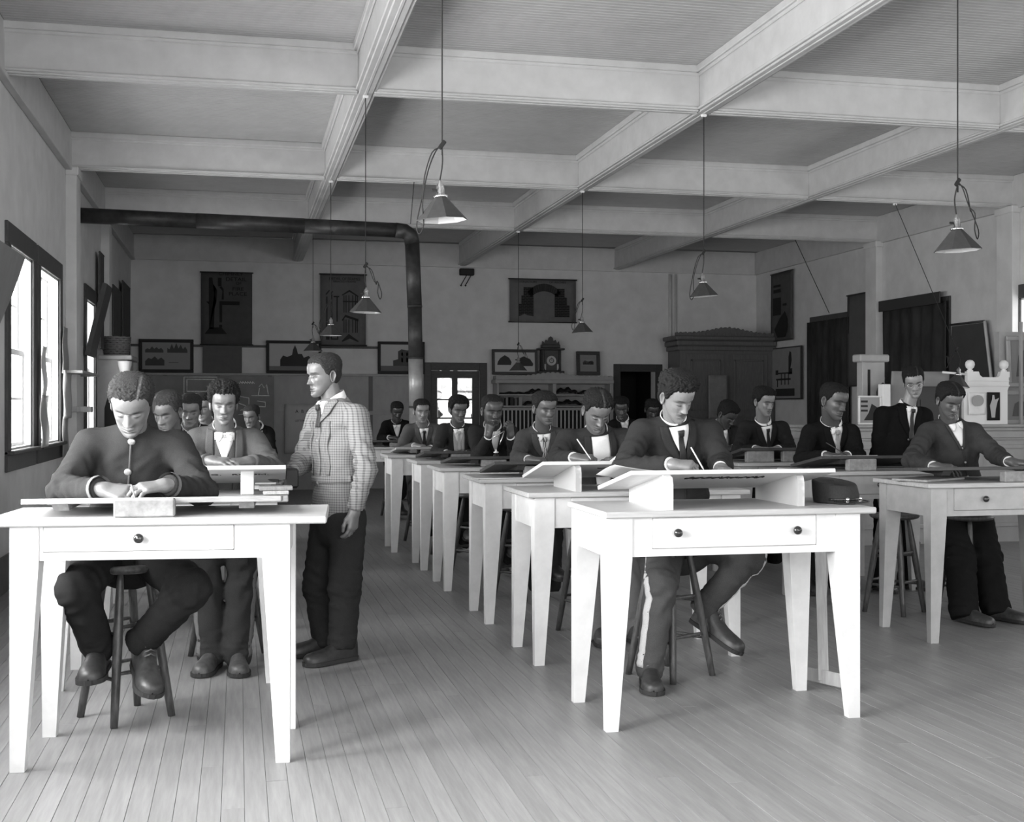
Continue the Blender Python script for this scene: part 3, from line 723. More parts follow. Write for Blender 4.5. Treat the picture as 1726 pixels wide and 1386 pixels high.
M_LPINE = mat('light_pine_board', .66, .5, 'noise', .10, 5, .1, stretch=(2, 14, 14))
M_OLD = mat('worn_board', .30, .6, 'noise', .3, 7, .2, stretch=(1.5, 12, 12))
M_DBOARD = mat('dark_board', .055, .42, 'noise', .35, 7, .1, stretch=(1.5, 12, 12))
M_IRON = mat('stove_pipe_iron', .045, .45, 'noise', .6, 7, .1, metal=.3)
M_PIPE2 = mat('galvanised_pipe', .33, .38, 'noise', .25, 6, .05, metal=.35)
M_BLACK = mat('black', .01, .6)
M_BRASS = mat('lamp_brass', .75, .2, metal=1.0)
M_KNOB = mat('dark_knob', .02, .15, spec=.8)
M_PAPER = mat('paper', .78, .8, 'noise', .04, 20)
M_BLOCK = mat('wood_block', .27, .8, 'noise', .35, 25, .5)
M_STOOL = mat('stool_wood', .07, .35, 'noise', .5, 16, .2, stretch=(4, 4, 1))
M_GLASS = bpy.data.materials.new('window_glass'); M_GLASS.use_nodes = True
_n = M_GLASS.node_tree; _n.nodes.clear(); _o = _n.nodes.new('ShaderNodeOutputMaterial'); _m = _n.nodes.new('ShaderNodeMixShader'); _t = _n.nodes.new('ShaderNodeBsdfTransparent'); _g = _n.nodes.new('ShaderNodeBsdfGlossy')
_t.inputs[0].default_value = (.95, .95, .95, 1); _g.inputs['Roughness'].default_value = .02; _m.inputs[0].default_value = .06
_n.links.new(_t.outputs[0], _m.inputs[1]); _n.links.new(_g.outputs[0], _m.inputs[2]); _n.links.new(_m.outputs[0], _o.inputs[0])

# floor: strip planks laid lengthwise
sub = MB(); sub.b2((XL - .3, YF - .3, -.12), (XR + .3, YB + .3, -.022)); floor = structure(sub.build('floor', mat('subfloor', .10, .9)))
M_FLOOR = vary(mat('floor_plank', .25, .42, 'noise', .20, 3.0, .10, stretch=(14, 1.0, 14), spec=.3), .07)
PW = .0805; planks = []; x = XL; ci = 0; rf = random.Random(3)
while x < XR:
    y = YF + rf.uniform(-3, 0)
    while y < YB:
        ln = rf.choice((2.4, 3.0, 3.6, 4.2, 4.8)); planks.append((x + PW / 2, y, ln)); y += ln
    x += PW; ci += 1
def seen(p):
    cx = p[0]; yy = max(p[1], 3.6)
    if p[1] + p[2] < 3.9: return 1e9
    xc = cx * cs - yy * sn; zc = cx * sn + yy * cs
    if zc < 3.6 or abs(xc / zc) > .47: 
        yy = p[1] + p[2]; xc = cx * cs - yy * sn; zc2 = cx * sn + yy * cs
        if abs(xc / zc2) > .44: return 1e9
        zc = zc2
    return zc
order = sorted(range(len(planks)), key=lambda i: seen(planks[i])); near = set(order[:300]); pm = {}; rest = MB()
for i, (px_, y, ln) in enumerate(planks):
    y0, y1 = max(y, YF), min(y + ln, YB)
    if y1 - y0 < .05: continue
    dz = rf.uniform(-.0007, .0004)
    if i in near:
        key = round(y1 - y0, 3)
        if key not in pm:
            b = MB(); b.box((0, 0, -.011), (PW - .0013, key - .0012, .022), bev=.0008); pm[key] = b.mesh('plank'); pm[key].materials.append(M_FLOOR)
        link('plank', pm[key], None, floor, (px_, (y0 + y1) / 2, dz))
    else: rest.b2((px_ - PW / 2 + .0006, y0 + .001, -.022), (px_ + PW / 2 - .0006, y1 - .001, dz))
tag(rest.build('planks_beyond', M_FLOOR, floor), kind='stuff')

# ceiling: beaded boards between a grid of beams
CY = [-1.5, 2.25, 5.99, 9.73, 13.47, 16.76, 20.98]; CX = [XL, .99, 3.86, 6.72, XR]
cb = MB(); cb.b2((XL - .3, YF - .3, ZC + .03), (XR + .3, YB + .3, ZC + .15)); ceil = structure(cb.build('ceiling', mat('ceiling_back', .25, .9)))
for i in range(4):
    for j in range(len(CY)):
        x0, x1 = CX[i] + .05, CX[i + 1] - .05; y0 = (YF if j == 0 else CY[j - 1]) + .03; y1 = CY[j] - .03
        b = MB(); y = y0
        while y < y1:
            e = min(y + .058, y1); b.b2((x0, y + .0045, ZC), (x1, e - .0045, ZC + .016), .004); b.b2((x0, y - .006, ZC + .010), (x1, y + .006, ZC + .016)); y += .058
        tag(b.build('beaded_boards', M_BOARD, ceil), kind='stuff')
def beam(name, along, a0, a1, c, w=.13):
    b = MB(); h = w / 2
    def bar(lo, hi, z0, z1, bev=.006):
        if along == 'x': b.b2((a0, c + lo, z0), (a1, c + hi, z1), bev)
        else: b.b2((c + lo, a0, z0), (c + hi, a1, z1), bev)
    bar(-h, h, ZB + .028, ZC + .01, .004); bar(-h - .022, h + .022, ZB + .012, ZB + .034, .007); bar(-h + .008, h - .008, ZB, ZB + .02, .006); bar(-.012, .012, ZB - .006, ZB + .01, .004)
    return structure(b.build(name, M_PAINT))
def crown(parent, along, a0, a1, c, sgn):
    b = MB()
    for d, z0, z1 in ((.0, ZC - .085, ZC - .012), (.0, ZC - .06, ZC)):
        t = .016 if z1 < ZC else .042
        lo, hi = sorted((c, c + sgn * t))
        if along == 'x': b.b2((a0, lo, z0), (a1, hi, z1), .007)
        else: b.b2((lo, a0, z0), (hi, a1, z1), .007)
    b.build('crown_moulding', M_PAINT, parent)
for xx in CX[1:4]:
    o = beam('beam', 'y', YF, YB, xx)
    for j in range(len(CY)):
        y0 = (YF if j == 0 else CY[j - 1] + .065); y1 = CY[j] - .065
        for sg in (-1, 1): crown(o, 'y', y0, y1, xx + sg * .065, sg)
for j, yy in enumerate(CY[:-1]):
    for i in range(4):
        a0, a1 = CX[i] + (.065 if i else 0), CX[i + 1] - (.065 if i < 3 else 0); o = beam('beam', 'x', a0, a1, yy)
        for sg in (-1, 1): crown(o, 'x', a0, a1, yy + sg * .065, sg)
# frieze boards along the walls, below the ceiling
for nm, lo, hi in (('trim_1', (XL, YF, ZB - .03), (XL + .05, YB, ZC)), ('trim_2', (XR - .05, YF, ZB - .03), (XR, YB, ZC)), ('trim_3', (XL + .05, YB - .05, ZB - .03), (XR - .05, YB, ZC))):
    b = MB(); b.b2(lo, hi, .004); b.b2((lo[0] - .0, lo[1], ZB - .04), (hi[0] + (.02 if nm == 'trim_1' else 0), hi[1], ZB - .0), .006) if nm == 'trim_1' else None
    structure(b.build(nm, M_PAINT))
# walls
def wall_long(name, X, side, rows, z0=.95, z1=2.86):
    b = MB(); t = .24; lo, hi = (X - t, X) if side < 0 else (X, X + t)
    y = YF
    for a, c in sorted(rows) + [(YB + .24, None)]:
        b.b2((lo, y, 0), (hi, a, ZC))
        if c is None: break
        b.b2((lo, a, 0), (hi, c, z0)); b.b2((lo, a, z1), (hi, c, ZC)); y = c
    return structure(b.build(name, M_PLASTER))
LZ0, LZ1 = 1.07, 2.68
wall_long('wall_left', XL, -1, L_ROWS, LZ0, LZ1); wall_long('wall_right', XR, 1, R_ROWS, LZ0, LZ1 + .08)
b = MB(); x = XL - .24
for a, c in B_ROWS + [(XR + .24, None)]:
    b.b2((x, YF - .24, 0), (a, YF, ZC))
    if c is None: break
    b.b2((a, YF - .24, 0), (c, YF, .95)); b.b2((a, YF - .24, 3.05), (c, YF, ZC)); x = c
structure(b.build('wall_front', M_PLASTER))
D1, D2 = (3.30, 4.17), (6.78, 7.45)                     # glazed door and dark doorway in the back wall
b = MB()
for a, c in ((XL - .24, D1[0]), (D1[1], D2[0]), (D2[1], XR + .24)): b.b2((a, YB, 0), (c, YB + .24, ZC))
for a, c in (D1, D2): b.b2((a, YB, 2.08), (c, YB + .24, ZC))
structure(b.build('wall_back', M_PLASTER))
# windows: casing, sashes, glazing bars, panes
def window(n, X, side, a, c, z0, z1, shade=False):
    s = -side; b = MB()
    x0, x1 = sorted((X, X + s * .025)); w = .15
    b.b2((x0, a - w, z1), (x1, c + w, z1 + .17), .004); b.b2((x0, a - w, z0 - .03), (x1, a, z1), .004); b.b2((x0, c, z0 - .03), (x1, c + w, z1), .004)
    x0, x1 = sorted((X - s * .02, X + s * .07)); b.b2((x0, a - w, z0 - .03), (x1, c + w, z0 + .004), .008)
    x0, x1 = sorted((X, X + s * .022)); b.b2((x0, a - w, z0 - .16), (x1, c + w, z0 - .03), .004)
    o = structure(b.build('window_%d' % n, M_CASING))
    xm = X - s * .10; zm = (z0 + z1) / 2
    for lo, hi, dx in ((z0, zm + .02, .02), (zm - .02, z1, -.02)):
        f = MB(); xx = xm + s * dx; e = .05
        def bar(ya, yb, za, zb, d=.018): f.b2((xx - d, ya, za), (xx + d, yb, zb), .003)
        bar(a, a + e, lo, hi); bar(c - e, c, lo, hi); bar(a + e, c - e, lo, lo + e); bar(a + e, c - e, hi - e, hi)
        ym = (a + c) / 2; zz = (lo + hi) / 2; bar(ym - .012, ym + .012, lo + e, hi - e, .012)
        bar(a + e, ym - .012, zz - .012, zz + .012, .012); bar(ym + .012, c - e, zz - .012, zz + .012, .012)
        fr = f.build('sash', M_WHITEP, o)
        for ya, yb in ((a + e, ym - .012), (ym + .012, c - e)):
            for za, zb in ((lo + e, zz - .012), (zz + .012, hi - e)):
                g = MB(); g.b2((xx - .0015, ya, za), (xx + .0015, yb, zb)); g.build('pane', M_GLASS, fr)
    j = MB()
    for ya, yb in ((a - .002, a + .02), (c - .02, c + .002)): j.b2((min(X, X + side * .22), ya, z0), (max(X, X + side * .22), yb, z1))
    j.b2((min(X, X + side * .22), a, z1 - .02), (max(X, X + side * .22), c, z1 + .001)); j.b2((min(X, X + side * .22), a, z0 - .001), (max(X, X + side * .22), c, z0 + .02)); j.build('jamb_lining', M_WHITEP, o)
    return o
n = 1
for a, c in L_ROWS: window(n, XL, -1, a, c, LZ0, LZ1); n += 1
for a, c in R_ROWS: window(n, XR, 1, a, c, LZ0, LZ1 + .08); n += 1
for a, c in B_ROWS:
    b = MB()
    for lo, hi in (((a - .12, YF, .95), (a, YF + .025, 3.05)), ((c, YF, .95), (c + .12, YF + .025, 3.05)), ((a - .12, YF, 3.05), (c + .12, YF + .03, 3.2)), ((a - .12, YF, .8), (c + .12, YF + .06, .95))): b.b2(lo, hi, .004)
    o = structure(b.build('window_%d' % n, M_CASING)); n += 1
    f = MB()
    for lo, hi in (((a, YF - .12, .95), (a + .05, YF - .08, 3.05)), ((c - .05, YF - .12, .95), (c, YF - .08, 3.05)), ((a, YF - .12, 1.97), (c, YF - .08, 2.04)), (((a + c) / 2 - .012, YF - .11, .95), ((a + c) / 2 + .012, YF - .09, 3.05)), ((a, YF - .12, .95), (c, YF - .08, 1.0)), ((a, YF - .12, 3.0), (c, YF - .08, 3.05))): f.b2(lo, hi, .003)
    fr = f.build('sash', M_WHITEP, o)
    for xa, xb in ((a + .05, (a + c) / 2 - .012), ((a + c) / 2 + .012, c - .05)):
        for za, zb in ((1.0, 1.97), (2.04, 3.0)):
            g = MB(); g.b2((xa, YF - .1015, za), (xb, YF - .0985, zb)); g.build('pane', M_GLASS, fr)
# pilasters under the cross beams, baseboards, back-wall wainscot
for k, (xx, s) in enumerate(((XL, 1), (XR, -1))):
    for yy in (CY[4:6] if s > 0 else CY[2:6]):
        b = MB(); x0, x1 = sorted((xx, xx + s * .11)); b.b2((x0, yy - .16, 0), (x1, yy + .16, ZB), .004)
        x0, x1 = sorted((xx, xx + s * .13)); b.b2((x0, yy - .19, ZB - .09), (x1, yy + .19, ZB - .0), .01); structure(b.build('pilaster', M_PLASTER))
M_BASE = mat('baseboard_paint', .10, .5, 'noise', .25, 14)
b = MB(); b.b2((XL, YF, 0), (XL + .025, YB, .28), .005); structure(b.build('baseboard_left', M_BASE))
b = MB(); b.b2((XR - .025, YF, 0), (XR, YB, .28), .005); structure(b.build('baseboard_right', M_BASE))
M_WAIN = mat('wainscot_paint', .34, .6, 'noise', .12, 7, stretch=(1, 1, .5))
b = MB()
for a, c in ((XL, 3.05), (4.42, 6.6)): b.b2((a, YB - .02, 0), (c, YB, 1.96))
o = structure(b.build('trim_4', M_WAIN))
b = MB()
b.b2((XL, YB - .07, 1.95), (3.05, YB, 1.99), .006); b.build('ledge', M_WAIN, o)
for xx in np.arange(-1.2, 3.1, .86):
    b = MB(); b.b2((xx - .035, YB - .032, .28), (xx + .035, YB - .018, 1.95), .003); b.build('batten', mat('batten_paint', .13, .6), o)
b = MB(); b.b2((XL, YB - .034, 1.28), (3.05, YB - .018, 1.35), .003); b.build('rail', M_WAIN, o)
b = MB(); b.b2((XL, YB - .03, 2.43), (3.05, YB, 2.47), .005); structure(b.build('trim_5', M_CASING))
b = MB(); b.tube([(7.73, YB - .03, 2.0), (7.73, YB - .03, ZB - .05)], .03, 8); b.tube([(7.84, YB - .02, .0), (7.84, YB - .02, ZB - .05)], .02, 8); structure(b.build('trim_6', M_PAINT))
# glazed door
d = structure((lambda b: b.build('door_1', M_DARKW))((lambda b: (b.b2((D1[0] - .13, YB - .03, 0), (D1[0], YB, 2.2), .004), b.b2((D1[1], YB - .03, 0), (D1[1] + .13, YB, 2.2), .004), b.b2((D1[0], YB - .03, 2.06), (D1[1], YB, 2.2), .004), b)[-1])(MB())))
b = MB(); ya, yb = YB + .05, YB + .09
b.b2((D1[0], ya, 0), (D1[0] + .12, yb, 2.06)); b.b2((D1[1] - .12, ya, 0), (D1[1], yb, 2.06)); b.b2((D1[0] + .12, ya, 1.93), (D1[1] - .12, yb, 2.06)); b.b2((D1[0] + .12, ya, 0), (D1[1] - .12, yb, .85)); xm = sum(D1) / 2
b.b2((xm - .05, ya, .85), (xm + .05, yb, 1.93)); 
for z in (1.22, 1.55): b.b2((D1[0] + .12, ya + .01, z - .014), (D1[1] - .12, yb - .01, z + .014))
leaf = b.build('door_leaf', M_DARKW, d)
for xa, xb in ((D1[0] + .12, xm - .05), (xm + .05, D1[1] - .12)):
    for za, zb in ((.85, 1.206), (1.234, 1.536), (1.564, 1.93)):
        g = MB(); g.b2((xa, ya + .018, za), (xb, ya + .021, zb)); g.build('pane', M_GLASS, leaf)
b = MB(); b.lathe([(0, 0), (.025, .004), (.028, .02), (.012, .04)], (D1[0] + .06, ya - .04, 1.0), 12); b.build('door_handle', M_BRASS, leaf)
# porch beyond the glazed door
b = MB(); b.b2((2.2, YB + .24, -.1), (5.4, YB + 4, 0)); b.b2((2.2, YB + 1.2, 0), (3.62, YB + 1.25, 2.9)); structure(b.build('ground_porch', M_PLASTER))
b = MB(); rr = random.Random(4)
for k in range(60):
    c = (rr.uniform(3.4, 5.4), YB + rr.uniform(3.0, 3.9), rr.uniform(1.2, 3.4)); b.lathe([(0, -.14), (.12, -.05), (.13, .05), (0, .15)], c, 6)
tag(b.build('bush', mat('leaves', .05, .8)), 'dark leafy bush outside the glazed back door', 'bush')
# dark doorway with a lightless lobby behind
d = MB()
d.b2((D2[0] - .13, YB - .03, 0), (D2[0], YB, 2.2), .004); d.b2((D2[1], YB - .03, 0), (D2[1] + .13, YB, 2.2), .004); d.b2((D2[0], YB - .03, 2.06), (D2[1], YB, 2.2), .004); structure(d.build('door_2', M_DARKW))
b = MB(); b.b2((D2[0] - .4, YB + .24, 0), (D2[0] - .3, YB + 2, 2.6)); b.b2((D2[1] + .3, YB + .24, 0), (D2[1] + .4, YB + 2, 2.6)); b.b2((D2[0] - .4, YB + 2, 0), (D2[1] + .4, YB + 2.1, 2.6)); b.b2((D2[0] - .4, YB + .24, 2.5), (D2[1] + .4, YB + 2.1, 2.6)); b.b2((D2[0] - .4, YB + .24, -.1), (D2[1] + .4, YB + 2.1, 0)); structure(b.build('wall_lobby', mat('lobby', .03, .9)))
# ------------------------------------------------------------------ tables, boards, stools
def table(label, x, y, rz=0.0, w=1.2, d=.60, z=.955, ap=.165, ohl=.02, ohr=.07, ohf=.025, ohb=.03, knobs=(), drawer=(.17, .86), top=M_TOPF, wood=M_TABLE, group='drafting tables', leg=(.105, .052)):
    t = thing('drafting_table', label, 'table', (x, y, 0), rz, group); th = .028; zu = z - th; za = zu - ap
    b = MB(); b.b2((-ohl, -ohf, zu), (w + ohr, d + ohb, z), .005); b.build('tabletop', top, t)
    a, e = leg
    for sx in (0, 1):
        for sy in (0, 1):
            ox, oy = (w if sx else 0), (d if sy else 0); kx, ky = (-1 if sx else 1), (-1 if sy else 1)
            def q(s, zz): 
                p = [(ox, oy, zz), (ox + kx * s, oy, zz), (ox + kx * s, oy + ky * s * .8, zz), (ox, oy + ky * s * .8, zz)]
                return p if kx * ky > 0 else p[::-1]
            b = MB(); b.hexa(q(e, 0), q(a, za - .01)); b.hexa(q(a, za - .01), q(a, zu)); b.build('leg', wood, t)
    f = MB(); y0, y1 = .008, .032; dx0, dx1 = a + (w - 2 * a) * drawer[0], a + (w - 2 * a) * drawer[1]
    if knobs:
        f.b2((a, y0, za), (dx0 - .002, y1, zu)); f.b2((dx1 + .002, y0, za), (w - a, y1, zu)); f.b2((dx0 - .002, y0, za), (dx1 + .002, y1, za + .032)); f.b2((dx0, y1, za + .034), (dx1, y1 + .01, zu)); f.build('apron', wood, t)
        g = MB(); g.b2((dx0, y0 - .005, za + .034), (dx1, y1 - .004, zu - .003), .003); dr = g.build('drawer', wood, t)
        for k in knobs:
            kx = dx0 + (dx1 - dx0) * k; kb = MB(); kb.lathe([(.007, 0), (.007, .010), (.014, .014), (.0195, .021), (.0185, .030), (.011, .036), (0, .0375)], (kx, y0 - .004, (za + .034 + zu) / 2), 18, axis=Matrix.Rotation(PI / 2, 3, 'X')); kb.build('knob', M_KNOB, dr)
    else: f.b2((a, y0, za), (w - a, y1, zu)); f.build('apron', wood, t)
    for lo, hi in (((.008, a * .8, za), (.030, d - a * .8, zu)), ((w - .030, a * .8, za), (w - .008, d - a * .8, zu)), ((a, d - .03, za), (w - a, d - .008, zu))):
        f = MB(); f.b2(lo, hi); f.build('apron', wood, t)
    return t
def board(label, x, y, z, w, d, tilt, rz=0.0, th=.022, m=None, battens=(.14, .86), name='drawing_board', bm=None, ink=None, bat_h=.03):
    """front (camera-side) lower edge at (x..x+w, y, z); falls away towards the draughtsman by tilt degrees"""
    t = thing(name, label, 'drawing board', (x, y, z), rz, 'drawing boards'); R_ = Matrix.Rotation(-math.radians(tilt), 4, 'X')
    b = MB(); b.b2((0, 0, 0), (w, d, th), .002)
    o = b.build('board', m or M_DBOARD, t); o.matrix_local = R_
    for k in battens:
        b = MB(); b.prism([(w * k - .03, .035, 0), (w * k - .03, d - .04, 0), (w * k - .03, d * .62, -.004), (w * k - .03, .065, -bat_h)], (.06, 0, 0)); q = b.build('batten', bm or m or M_DBOARD, t, fix=True); q.matrix_local = R_
    if ink:
        b = MB()
        for st_ in ink: b.tube([(px_, py_, -.001) for px_, py_ in st_], .0035, 5)
        q = b.build('lettering', M_BLACK, t); q.matrix_local = R_
    return t
def wedge(label, x, y, z, d, h0, h1, th=.03, rz=0.0, m=None):
    """upright side piece: height h0 at the camera side, h1 at the far end"""
    b = MB(); b.prism([(0, 0, 0), (0, d, 0), (0, d, h1), (0, .05, h0), (0, .012, h0 - .012), (0, 0, h0 - .045)], (th, 0, 0)); o = b.build('board_support', m or M_PINE, None, loc=(x, y, z), fix=True); o.rotation_euler = (0, 0, rz)
    return tag(o, label, 'support', 'board supports')
def block(label, x, y, z, sx, sy, sz, rz=0.0):
    b = MB(); b.box((0, 0, sz / 2), (sx, sy, sz), bev=.006); o = b.build('wood_block', M_BLOCK, None, loc=(x, y, z)); o.rotation_euler = (0, 0, rz); return tag(o, label, 'block', 'wooden blocks')
def stool(label, x, y, rz=0.0, h=.68, spread=.205, s=1.0, group='tall stools'):
    t = thing('tall_stool', label, 'stool', (x, y, 0), rz, group)
    b = MB(); b.lathe([(0, h - .036), (.13, h - .036), (.158, h - .028), (.168, h - .014), (.16, h - .002), (.13, h), (.06, h - .006), (0, h - .008)], n=28); b.build('seat', M_STOOL, t)
    P = []
    for k in range(4):
        a = PI / 4 + k * PI / 2; tp = np.array([.095 * math.cos(a), .095 * math.sin(a), h - .03]); bt = np.array([spread * math.cos(a), spread * math.sin(a), 0.0]); P.append((tp, bt))
        q = lambda f: tp + (bt - tp) * f
        b = MB(); b.tube([q(f) for f in (0, .06, .2, .45, .62, .85, 1)], [.013, .016, .019, .022, .020, .0185, .0165], 12); b.build('leg', M_STOOL, t)
    for k in range(4):
        for lv in ((.40, .44) if k % 2 else (.36, .48)), ((.70, .73) if k % 2 else (.66, .76)):
            f = lv[0]
            A_ = P[k][0] + (P[k][1] - P[k][0]) * f; B_ = P[(k + 1) % 4][0] + (P[(k + 1) % 4][1] - P[(k + 1) % 4][0]) * f
            b = MB(); b.tube([A_ + (B_ - A_) * g for g in (0, .2, .5, .8, 1)], [.007, .009, .0115, .009, .007], 8); b.build('rung', M_STOOL, t)
    return t
# ------------------------------------------------------------------ left column
table('white painted table at the front left with one knob on its drawer', -.862, 5.0, math.atan2(4.912 - 5.0, .98), w=1.065, d=.55, z=.978, ap=.135, ohl=.10, ohr=.145, ohf=.03, ohb=.03, knobs=(.5,), drawer=(.02, .87), leg=(.108, .055))
board('worn drawing board lying low on the front left table', -.83, 5.055, 1.030, 1.0, .50, 4.0, math.atan2(-.05, .98), m=M_OLD, bm=M_BLOCK, battens=(.14, .86), bat_h=.026)
block('worn wooden block under the front edge of the low board at the front left table', -.36, 4.995, .979, .232, .055, .072, -.06)
stool('tall stool under the soldier-coated man at the front left table', -.50, 5.80, .62, .70, .205)
table('white table of the man with the bow tie, second in the left column', -.90, 6.38, -.04, w=1.09, d=.55, z=.955, ohr=.06, ohf=.03, knobs=(.5,))
board('pale drawing board tilted high on posts in front of the man with the bow tie', -.62, 6.43, 1.090, .86, .46, 12, -.03, m=M_LPINE, battens=())
for px_, lb in ((.045, 'right-hand pine post under the tilted board of the man with the bow tie'), (-.45, 'left-hand pine post under the tilted board of the man with the bow tie')):
    b = MB(); b.b2((-.034, 0, 0), (.034, .04, .133), .004); o = b.build('board_support', M_LPINE, None, loc=(px_, 6.47, .956)); tag(o, lb, 'support', 'board supports')
txt = []
def text(body, size, loc, rot, m, parent=None, name='lettering', ext=.0006, align='CENTER', sx=1.0):
    c = bpy.data.curves.new(name, 'FONT'); c.body = body; c.size = size; c.extrude = ext; c.align_x = align; c.align_y = 'CENTER'; o = bpy.data.objects.new(name, c); COL.objects.link(o)
    dg = bpy.context.evaluated_depsgraph_get(); me = bpy.data.meshes.new_from_object(o.evaluated_get(dg)); bpy.data.objects.remove(o); bpy.data.curves.remove(c); me.materials.clear(); me.materials.append(m)
    o = bpy.data.objects.new(name, me); COL.objects.link(o); o.location = loc; o.rotation_euler = rot; o.scale = (sx, 1, 1)
    if parent is not None: o.parent = parent
    return o
bd = [o for o in SC.objects if o.get('label', '').startswith('pale drawing board tilted')][0]
tt = text('DRAWING.   ROOM.', .06, (.44, .15, .0), (0, 0, 0), M_BLACK, bd); tt.matrix_local = Matrix.Rotation(-math.radians(12), 4, 'X') @ Matrix.Translation((.50, .16, -.001)) @ Matrix.Rotation(PI, 4, 'X') 
for k, (z_, w_) in enumerate(((0, .13), (.022, .17))):
    b = MB(); b.box((0, 0, .011), (w_, .12, .02), bev=.003); o = b.build('book', mat('book_cover_%d' % k, (.5, .3)[k], .7, 'noise', .3, 90, .2), None, loc=(.19, 6.47, .957 + z_)); tag(o, ('thin pale pad lying at the right end of the second left table', 'worn book lying on the thin pale pad on the second left table')[k], 'book')
stool('tall stool under the man with the bow tie', -.06, 7.12, .8, .66)
table('pale table third in the left column, behind the man with the bow tie', -.88, 7.78, 0, z=.955, knobs=(.5,), top=M_TOP, w=1.08)
table('pale table fourth in the left column', -.88, 9.15, 0, z=.955, knobs=(.5,), top=M_TOP, w=1.08)
table('pale table fifth in the left column', -.88, 10.5, 0, z=.955, knobs=(.5,), top=M_TOP, w=1.08)
table('pale table sixth in the left column', -.88, 11.9, 0, z=.955, knobs=(.5,), top=M_TOP, w=1.08)
for yy, rw in ((8.75, 'third'), (10.1, 'fourth'), (11.5, 'fifth'), (12.9, 'sixth')):
    stool('tall stool behind the %s table of the left column' % rw, -.32 if yy < 12 else -.05, yy, .3, .68)
# ------------------------------------------------------------------ middle column
table('white table at the front right with two brass knobs on a wide drawer', 1.556, 5.055, -.008, w=1.20, d=.585, z=.957, ap=.172, ohl=.012, ohr=.07, knobs=(.14, .87), drawer=(.10, .90), leg=(.118, .055))
wav = []
for k in range(7):
    x0 = .30 + k * .055; wav.append([(x0 + t * .05, .12 + .022 * math.sin(t * 9 + k * 1.7) * (1 if k % 3 else 1.5)) for t in np.linspace(0, 1, 9)])
wav.append([(.30 + t * .38, .118 + .008 * math.sin(t * 30)) for t in np.linspace(0, 1, 26)])
board('pale pine drawing board raised on two side pieces at the front right table', 1.69, 5.12, 1.112, .985, .52, 11.0, .0, m=M_LPINE, battens=(), ink=wav, th=.019)
wedge('left side piece under the raised board of the front right table', 1.84, 5.085, .957, .52, .155, .060, .034, .0, m=M_LPINE)
wedge('right side piece with curving grain under the raised board of the front right table', 2.505, 5.16, .957, .47, .150, .060, .034, 0, m=M_GRAIN)
b = MB(); G = []
for v in np.linspace(0, 1, 12): G.append([(u * .75, v * .30, .006 + .034 * max(0, (.40 - u) / .40) ** 2 + .004 * math.sin(v * 4)) for u in np.linspace(0, .95, 14)])
b.grid(np.array(G), .0012); o = b.build('paper_sheet', mat('drawing_paper', .40, .8, 'noise', .05, 20), None, loc=(1.655, 5.24, 1.113)); o.rotation_euler = (-math.radians(11), 0, 0); tag(o, 'sheet of drawing paper curling up at the left end of the raised pine board', 'paper')
stool('tall stool under the man with the moustache at the front right table', 2.22, 6.07, .5, .69, .22)
def kepi(x, y, z):
    t = thing('cap', 'dark military cap with visor lying on the right end of the front right table', 'cap', (x, y, z), math.radians(25)); fm = mat('cap_felt', .028, .85, 'noise', .3, 120, .2)
    b = MB(); V = []; F = []; n = 36; prof = [(1.0, 0), (1.005, .012), (1.0, .035), (.985, .062), (.965, .086), (.93, .094), (.85, .095), (.4, .089), (.0, .087)]
    for r, zz in prof:
        for k in range(n): a = 2 * PI * k / n; V.append((.118 * r * math.cos(a), .104 * r * math.sin(a) + zz * .18, zz * (1 + .18 * math.sin(a)) + .004))
    for i in range(len(prof) - 1):
        for k in range(n): F.append((i * n + k, i * n + (k + 1) % n, (i + 1) * n + (k + 1) % n, (i + 1) * n + k))
    b.add(V, F, True); b.build('crown', fm, t)
    b = MB(); G = []
    for q in np.linspace(0, 1, 5): G.append([((.112 + .055 * q * math.cos(a * .8)) * math.sin(a), -(.100 + .055 * q) * math.cos(a), .014 - .010 * q) for a in np.linspace(-1.0, 1.0, 14)])
    b.grid(np.array(G), .003); b.build('visor', mat('patent_leather', .012, .12, spec=.8), t)
    b = MB(); G = [[((.1195) * math.sin(a), -(.1055) * math.cos(a), zz) for a in np.linspace(-1.2, 1.2, 16)] for zz in (.014, .026)]; b.grid(np.array(G), .003); b.build('chin_strap', mat('patent_leather', .012), t)
    for sg in (-1, 1):
        b = MB(); b.lathe([(.0095, -.003), (.0095, .003), (.006, .0075), (0, .009)], (.119 * math.sin(sg * .42), -.107 * math.cos(sg * .42), .021), 14, axis=Matrix.Rotation(PI / 2, 3, 'X')); b.build('button', mat('silver_button', .8, .2, metal=1.0), t)
kepi(2.79, 5.33, .957)
# T square leaning head-down against the front right table
t = thing('t_square', 'T-square leaning head down on the floor behind the front right table', 't-square', (2.87, 5.62, 0))
b = MB(); b.prism([(-.028, 0, .04), (.028, 0, .04), (.028, .05, .93), (-.028, .05, .93)], (0, .006, 0)); b.build('blade', M_PINE, t, fix=True)
b = MB(); b.box((0, -.004, .055), (.30, .014, .07), rotz(-1.15), .004); b.build('head', M_PINE, t)
rows = [6.44, 7.745, 9.21, 10.425, 11.77]
tabs = ['second', 'third', 'fourth', 'fifth', 'sixth']
xs = [1.575, 1.565, 1.54, 1.54, 1.45]
for y_, x_, nme in zip(rows, xs, tabs): table('scrubbed pine table, %s from the front in the middle column' % nme, x_, y_, 0, w=1.2, d=.575, z=.945, ap=.168, ohl=.045, ohr=.05, knobs=(.14, .86) if y_ < 8 else (.5,), drawer=(.10, .90), top=M_TOP, wood=M_TABLE, leg=(.112, .055))
